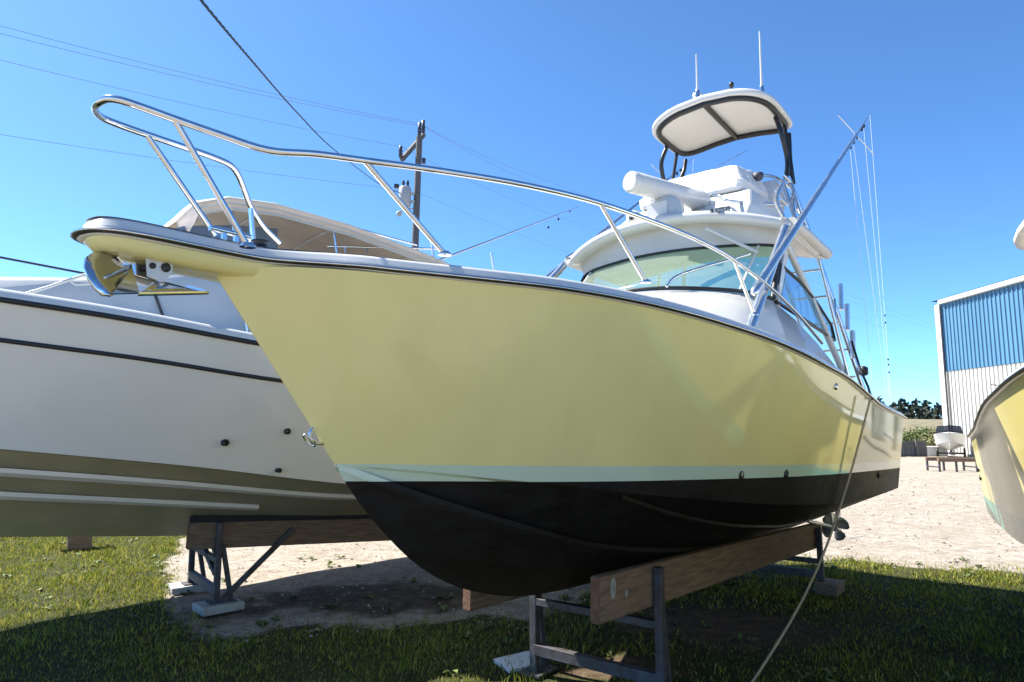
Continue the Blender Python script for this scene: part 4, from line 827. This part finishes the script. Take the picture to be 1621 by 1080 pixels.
for sc_, dz in ((.01, -.05), (.6, -.05), (.92, -.05), (1, -.02), (1, .03), (.93, .06), (.5, .09), (.01, .1)): rws.append([(c.x + .9 + 1.0 * sc_ * math.copysign(abs(math.cos(6.283 * k / 32))**.6, math.cos(6.283 * k / 32)), c.y + 1.15 + 1.25 * sc_ * math.copysign(abs(math.sin(6.283 * k / 32))**.6, math.sin(6.283 * k / 32)), c.z + dz) for k in range(32)])
mb.grid(rws, True, close_u=True); mb.build('hard_top', M['tan'], boat3)
for s_, p_ in ((.4, .15), (1.6, .15), (.4, 2.15), (1.6, 2.15)): MB().tube([(c.x + s_, c.y + p_, c.z), (c.x + s_ - .1, c.y + p_, 2.4)], .025, 8).build('top_leg', M['alum'], boat3)
for p in (.55, -.55):
    o = MB().box((0, 0, 0), (3.6, .1, .26)).build('bunk_board', M['wood'], bevel=.01); w = B3.world(-4.2, p, 0); zt = B3.world(-4.2, p, .86).z; o.location = (w.x, w.y, zt - .13); o.rotation_euler = (0, .02, B3.rz)
    tag(o, 'timber bunk under the second yellow boat on its %s side' % ('far' if p > 0 else 'near'), 'timber', 'timber bunks')
    for s in (-5.4, -3.0):
        o = MB().box((0, 0, 0), (.4, .4, zt - .26)).build('timber_block', M['wood'], bevel=.01); w = B3.world(s, p, 0); o.location = (w.x, w.y, (zt - .26) / 2); o.rotation_euler.z = B3.rz; tag(o, 'low timber block under the %s %s of the second yellow boat' % ('port' if p > 0 else 'starboard', 'quarter' if s < -5 else 'side amidships'), 'block', 'blocks under the second yellow boat')

# ================================================================== metal building
WX, WY0, WY1, EAVE, SPL = 30.2, 14.0, 47.6, 10.55, 5.75
bld = empty('boat_storage_shed', (WX, 30, 0)); tag(bld, 'tall metal boat shed with blue upper and white lower cladding', 'building')
def cladding(z0, z1, m, off):
    mb = MB(); pr = []; y = WY0 - 30
    while y < WY1 - 30 - .3: pr += [(y, 0), (y + .17, 0), (y + .20, -.07), (y + .30, -.07), (y + .33, 0)]; y += .38
    pr.append((WY1 - 30, 0))
    mb.grid([[(x + off, y, z) for y, x in pr] for z in (z0, z1)], False); return mb.build('wall_cladding', m, bld, fix=False)
cladding(SPL, EAVE, M['bluewall'], 0); cladding(.15, SPL + .05, M['whitewall'], .04)
mb = MB(); mb.box((12.1, 0, EAVE / 2), (24, WY1 - WY0 - .06, EAVE - .02)); mb.build('shed_body', M['whitewall'], bld)
mb = MB(); mb.box((.02, WY1 - 30 + .05, EAVE / 2), (.34, .5, EAVE)); mb.build('corner_trim', M['trim'], bld, bevel=.02)
mb = MB(); mb.tube([(-.14, WY1 - 30 - .32, EAVE - .2), (-.14, WY1 - 30 - .32, .2)], .06, 8); mb.build('downpipe', M['galv'], bld)
mb = MB(); mb.box((-.16, 0, EAVE + .06), (.34, WY1 - WY0 + .8, .30)); mb.build('gutter', M['trim'], bld, bevel=.03)
mb = MB(); mb.add([(-.35, WY0 - 30.3, EAVE + .22), (-.35, WY1 - 29.6, EAVE + .22), (12, WY1 - 29.6, EAVE + 2.2), (12, WY0 - 30.3, EAVE + 2.2), (24.4, WY1 - 29.6, EAVE + .22), (24.4, WY0 - 30.3, EAVE + .22)], [(0, 1, 2, 3), (3, 2, 4, 5), (0, 3, 5), (1, 4, 2)]); mb.build('roof', M['galv'], bld)
mb = MB(); mb.box((-.03, 0, .07), (.22, WY1 - WY0, .14)); mb.build('footing', M['concrete'], bld)

# ================================================================== utility pole and wires
pl0 = at_depth(664, 300, 20); pole = empty('utility_pole', (pl0.x - .05, 20, 0)); tag(pole, 'weathered wooden utility pole with crossarm and grey transformer', 'utility pole')
lo = lambda x, y, dy=0: at_depth(x, y, 20 + dy) - Vector((pl0.x - .05, 20, 0))
topz = lo(662, 216).z
MB().tube([(-.18, 0, -.5), (-.10, 0, 5), (.02, 0, topz)], [.13, .115, .095], 14).build('pole_shaft', M['polewood'], pole)
xa, xb = lo(636, 253, -.25), lo(671, 213, .8)
MB().beam(xa, xb, .11, .13).build('crossarm', M['polewood'], pole, bevel=.01)
def insul(q, h=.36): return MB().lathe([(.03, -.05), (.035, 0), (.07, .02), (.045, .06), (.07, .10), (.045, .15), (.07, .19), (.045, .25), (.055, h - .02), (.0, h)], 12, None, q).build('insulator', M['porcelain'], pole)
insul(lo(634, 249, -.25)); insul(lo(664, 214, .5), .42); insul(lo(670, 210, .75), .42)
mb = MB(); tq = lo(641, 312, -.1); mb.lathe([(.16, -.30), (.18, -.26), (.18, .26), (.16, .30), (.06, .33), (.0, .34)], 18, None, tq); mb.box(tq + Vector((.2, 0, .1)), (.2, .1, .06)); mb.box(tq + Vector((.2, 0, -.15)), (.2, .1, .06)); tr = mb.build('transformer', M['greytank'], pole)
for dx in (-.05, .08): MB().lathe([(.025, 0), (.05, .03), (.03, .07), (.05, .11), (.02, .2)], 10, None, tq + Vector((dx, 0, .32))).build('bushing', M['porcelain'], tr)
MB().box(lo(628, 295), (.14, .1, .12)).build('junction_box', M['porcelain'], pole)
MB().lathe([(.05, -.09), (.09, -.02), (.06, .06), (.04, .08)], 12, Matrix.Rotation(.6, 3, 'Y'), lo(632, 338, -.2)).build('street_lamp_head', M['greytank'], pole)
MB().tube([lo(632, 336, -.2), lo(640, 332, -.1), lo(656, 330)], .02, 8).build('lamp_arm', M['greytank'], pole)
MB().box(lo(671, 255), (.10, .1, .16)).build('pole_bracket', M['porcelain'], pole)
def wire(name, pts, r, m, label, n=14, sag=0.0, grp='overhead wires'):
    out = []
    for a, b in zip(pts[:-1], pts[1:]):
        for i in range(n): k = i / n; q = Vector(a).lerp(Vector(b), k); q.z -= sag * 4 * k * (1 - k); out.append(q)
    out.append(Vector(pts[-1])); tag(MB().tube(out, r, 5).build(name, m), label, 'wire', grp)
P20 = lambda x, y, dy=0: at_depth(x, y, 20 + dy)
wire('power_line', [at_depth(-400, -42, 11), at_depth(0, 41, 14), P20(664, 196, .5), at_depth(860, 284, 28), at_depth(1480, 516, 75)], .006, M['wire'], 'thin upper power line meeting the top of the utility pole', 10, .12)
wire('power_line', [at_depth(-400, -25, 11.3), at_depth(0, 53, 14.2), P20(670, 200, .8), at_depth(860, 296, 28.4), at_depth(1480, 524, 75)], .006, M['wire'], 'second power line just below the topmost one', 10, .12)
wire('power_line', [at_depth(-400, 20, 11), at_depth(0, 95, 14), P20(634, 232, -.25), at_depth(860, 335, 28), at_depth(1480, 545, 75)], .0055, M['wire'], 'power line running to the left end of the crossarm', 10, .10)
wire('power_line', [at_depth(-400, 160, 11), at_depth(0, 213, 14), P20(600, 296), P20(655, 302), at_depth(900, 400, 30), at_depth(1480, 610, 75)], .0055, M['wire'], 'lowest power line passing the transformer', 10, .06)
pts = [Vector((-.6, -14, 6.6)), Vector((-1.2, -5, 4.9)), Vector((-1.55, 0, 4.38)), Vector((-1.7, 1.8, 4.36)), at_depth(258, -84, 3.3), at_depth(318, 0, 4), at_depth(400, 98, 6), at_depth(470, 178, 9), at_depth(530, 238, 12.5), at_depth(600, 291, 18.5), P20(634, 306, -.2)]
pts = smooth_path(pts, 30); mb = MB()
for ph in (0, 2.1, 4.2):
    out = []; L_ = 0
    for i, q in enumerate(pts):
        if i: L_ += (q - pts[i - 1]).length
        a_ = L_ * 14 + ph; rr_ = .0050 + .0010 * q.y * .25; out.append(q + Vector((math.cos(a_) * rr_, 0, math.sin(a_) * rr_)))
    mb.tube(out, .0052, 5)
tag(mb.build('service_cable', M['cable']), 'twisted black service cable dropping from overhead to the pole transformer', 'cable')

# ================================================================== far yard: trailer boat, rack, bulkhead, shrubs, bank and wood
def small_hull(fr, sc, parent, m, name='hull'):
    mb, *_ = hull_mesh([(a, b, c) for a, b, c in SHEER], CHINE, KEEL, nt_=24, nv=5, nb=4); return mb.build(name, m, parent)
w = at_depth(1521, 712, 42)
wb_ = empty('trailer_boat', (w.x, w.y + 1.0, 0), R(-123), .55); tag(wb_, 'small white boat with dark windscreen beside the shed wall', 'boat')
o = small_hull(None, .6, wb_, M['white'])
mb = MB(); mb.grid([[Vector((a, b * k, c + .03 + .12 * (1 - k * k))) for k in (-1, -.5, 0, .5, 1)] for a, b, c in SHEER if a > -2.8]); mb.build('foredeck', M['white'], wb_)
mb = MB(); mb.grid([[(-1.3 - abs(p) * .2, p * .9, 3.75 - abs(p) * .1) for p in (-1.3, -.65, 0, .65, 1.3)], [(-.4 - abs(p) * .5, p, 2.75) for p in (-1.35, -.7, 0, .7, 1.35)]]); mb.build('windscreen', M['glassdark'], wb_)
MB().box((-3.2, 0, 2.75), (3.6, 2.6, .7)).build('cockpit_cover', M['rubber'], wb_, bevel=.2)
MB().box((-2.0, 0, .62), (6.5, .25, .25)).box((-3.8, 0, .45), (.2, 2.6, .2)).build('trailer_frame', M['galv'], wb_)
for sg in (1, -1): MB().lathe([(.2, -.12), (.5, -.12), (.55, 0), (.5, .12), (.2, .12)], 18, ROT_P, (-3.8, 1.35 * sg, .55)).build('wheel', M['rubber'], wb_)
w = at_depth(1532, 634, 26); wc = empty('skiff', (w.x + 2.45, w.y - .5, w.z - 2.8 * .55), R(168), .55); tag(wc, 'white boat bow with thin rods poking out behind the second yellow boat', 'boat')
small_hull(None, .5, wc, M['offwhite']); MB().tube([(-4.5, -.5, 2.6), (2.9, -.3, 3.9)], .03, 6).build('fishing_rod', M['rubber'], wc)
mb, _ = sweep(fulls, cap); mb.build('gunwale_cap', M['white'], wc)
for x_ in (-4.5, -1.2): MB().box((x_, 0, .2), (.4, 1.6, 1.4)).box((x_, 0, -1.2), (.6, .6, 1.6)).build('rack_post', M['galv'], wc)
# low steel rack on the gravel
ra_, rb_ = on_ground(1476, 746), on_ground(1540, 746)
rk = empty('low_rack', (ra_ + rb_) / 2); tag(rk, 'low timber topped steel rack on the gravel beside the second yellow boat', 'rack'); hw = (rb_ - ra_).length / 2
for y_ in (-.45, .45):
    MB().beam((-hw, y_, .52), (hw, y_, .52), .12, .16).build('rail_timber', M['wood'], rk, bevel=.01)
    for x_ in (-hw + .06, -.1, hw - .1): MB().beam((x_, y_, 0), (x_, y_, .45), .07, .07).build('leg', M['galv'], rk)
for x_ in (-hw + .06, hw - .1): MB().beam((x_, -.45, .2), (x_, .45, .2), .06, .06).build('cross_bar', M['galv'], rk)
# timber bulkhead, white block
f0 = on_ground(1429, 723); f1 = on_ground(1463, 723)
fb = empty('timber_bulkhead', (f0 + f1) / 2); tag(fb, 'grey plank bulkhead at the far end of the gravel yard', 'fence')
L_ = (f1 - f0).length + 5; n_ = int(L_ / .36)
for i in range(n_): o = MB().box((-L_ / 2 - 2 + .18 + i * .36 * 1.0, random.uniform(-.015, .015), .5 + random.uniform(-.02, .02)), (.345, .06, 1.0)).build('plank', M['polewood'], fb)
for i in range(0, n_, 5): MB().box((-L_ / 2 - 2 + i * .36, -.1, .56), (.14, .14, 1.12)).build('post', M['polewood'], fb)
o = MB().box((0, 0, .28), (1.5, .5, .56)).box((0, 0, .6), (1.6, .6, .08)).build('white_block', M['trim'], bevel=.03); o.location = on_ground(1480, 722); tag(o, 'low white block on the gravel by the shed corner', 'block')
# earth bank
mb = MB(); xs = np.linspace(-160, 260, 85); prof = [(0, -.3), (6, .9), (14, 2.0), (26, 2.7), (60, 2.7), (90, -.4)]
mb.grid([[(x, 92 + d + 4 * math.sin(x * .05), h * (1 + .18 * math.sin(x * .21) + .10 * math.sin(x * .53))) for d, h in prof] for x in xs])
tag(mb.build('earth_bank', mat('dry_scrub_bank', (.23, .185, .125), .95, c2=(.085, .085, .035), vscale=.5, bump=.6, bscale=3, detail=9)), kind='structure')
def leaf_cloud(n, cx, cy, cz, rx, ry, rz, size, seed):
    g = np.random.default_rng(seed); d = g.normal(size=(n, 3)); d /= np.linalg.norm(d, axis=1)[:, None]; r = g.uniform(.35, 1, n)**.6
    lump = 1 + .25 * np.sin(5 * d[:, 0] + seed) * np.cos(4 * d[:, 1] + 2 * d[:, 2]); P = d * (r * lump)[:, None] * np.array([rx, ry, rz]) + np.array([cx, cy, cz])
    a = g.normal(size=(n, 3)); a /= np.linalg.norm(a, axis=1)[:, None]; b = np.cross(a, g.normal(size=(n, 3))); b /= np.linalg.norm(b, axis=1)[:, None]
    s = (size * g.uniform(.6, 1.4, n))[:, None]
    return np.stack([P - a * s, P + b * s * .6, P + a * s, P - b * s * .6], 1).reshape(-1, 3)
def leaves_obj(name, V, m, parent=None):
    me = bpy.data.meshes.new(name); n = len(V) // 4; me.vertices.add(len(V)); me.vertices.foreach_set('co', V.ravel()); me.loops.add(n * 4); me.loops.foreach_set('vertex_index', np.arange(n * 4, dtype=np.int32))
    me.polygons.add(n); me.polygons.foreach_set('loop_start', (np.arange(n) * 4).astype(np.int32)); me.update(calc_edges=True); me.materials.append(m)
    o = bpy.data.objects.new(name, me); col.objects.link(o); o.parent = parent; return o
def leafmat(name, a, b):
    m = mat(name, a, .7); nt = m.node_tree; g = nt.nodes.new('ShaderNodeNewGeometry'); r = nt.nodes.new('ShaderNodeValToRGB'); r.color_ramp.elements[0].color = (*a, 1); r.color_ramp.elements[1].color = (*b, 1)
    nt.links.new(g.outputs['Random Per Island'], r.inputs[0]); nt.links.new(r.outputs[0], nt.nodes['Principled BSDF'].inputs['Base Color']); return m
LM = [leafmat('shrub_leaf_green', (.05, .085, .02), (.14, .17, .045)), leafmat('shrub_leaf_olive', (.08, .09, .03), (.2, .19, .07)), leafmat('pine_needles', (.012, .022, .012), (.035, .05, .025))]
shr = [(1440, 706, 62, 1.6, 1.5, 0, 'rounded bright green shrub nearest the stern of the yellow boat'), (1456, 700, 66, 1.9, 1.9, 0, 'tall green shrub behind the plank bulkhead'), (1475, 702, 60, 1.5, 1.6, 1, 'olive shrub between bulkhead and shed'), (1488, 708, 56, 1.1, 1.2, 1, 'small olive shrub against the shed corner'), (1428, 702, 70, 1.8, 1.6, 1, 'olive shrub half hidden behind the yellow stern'), (1466, 690, 78, 2.2, 1.9, 0, 'dark green shrub farthest back at the foot of the bank')]
for i, (x, y, d, rr_, hh, k, lab) in enumerate(shr):
    rr_ *= .75; hh *= .62
    c = at_depth(x, y, d); r0 = empty('shrub', (c.x, c.y, 0)); tag(r0, lab, 'shrub', 'shrubs before the bank')
    leaves_obj('foliage', np.concatenate([leaf_cloud(900, 0, 0, hh * .75, rr_, rr_, hh * .8, .10, i), leaf_cloud(350, rr_ * .4, -.2, hh * .6, rr_ * .6, rr_ * .6, hh * .7, .10, i + 40)]), LM[k], r0)
    MB().tube([(0, 0, 0), (.05, 0, hh * .6), (.1, 0, hh)], [.06, .04, .02], 6).build('stem', M['polewood'], r0)
V = []
g = np.random.default_rng(3)
for i in range(620):
    a = i / 620; x = -260 + a * 640 + g.uniform(-1, 1); y = 190 + g.uniform(0, 45); h = g.uniform(5.5, 9.5)
    for k in range(3): V.append(leaf_cloud(34, x, y, h * (.35 + .27 * k), 1.9 * (1 - .24 * k) * g.uniform(.8, 1.3), 1.9, h * .22, .75, i * 7 + k))
tag(leaves_obj('distant_wood', np.concatenate(V), LM[2]), 'dark distant belt of pines along the horizon beyond the bank', 'wood', kind='stuff')
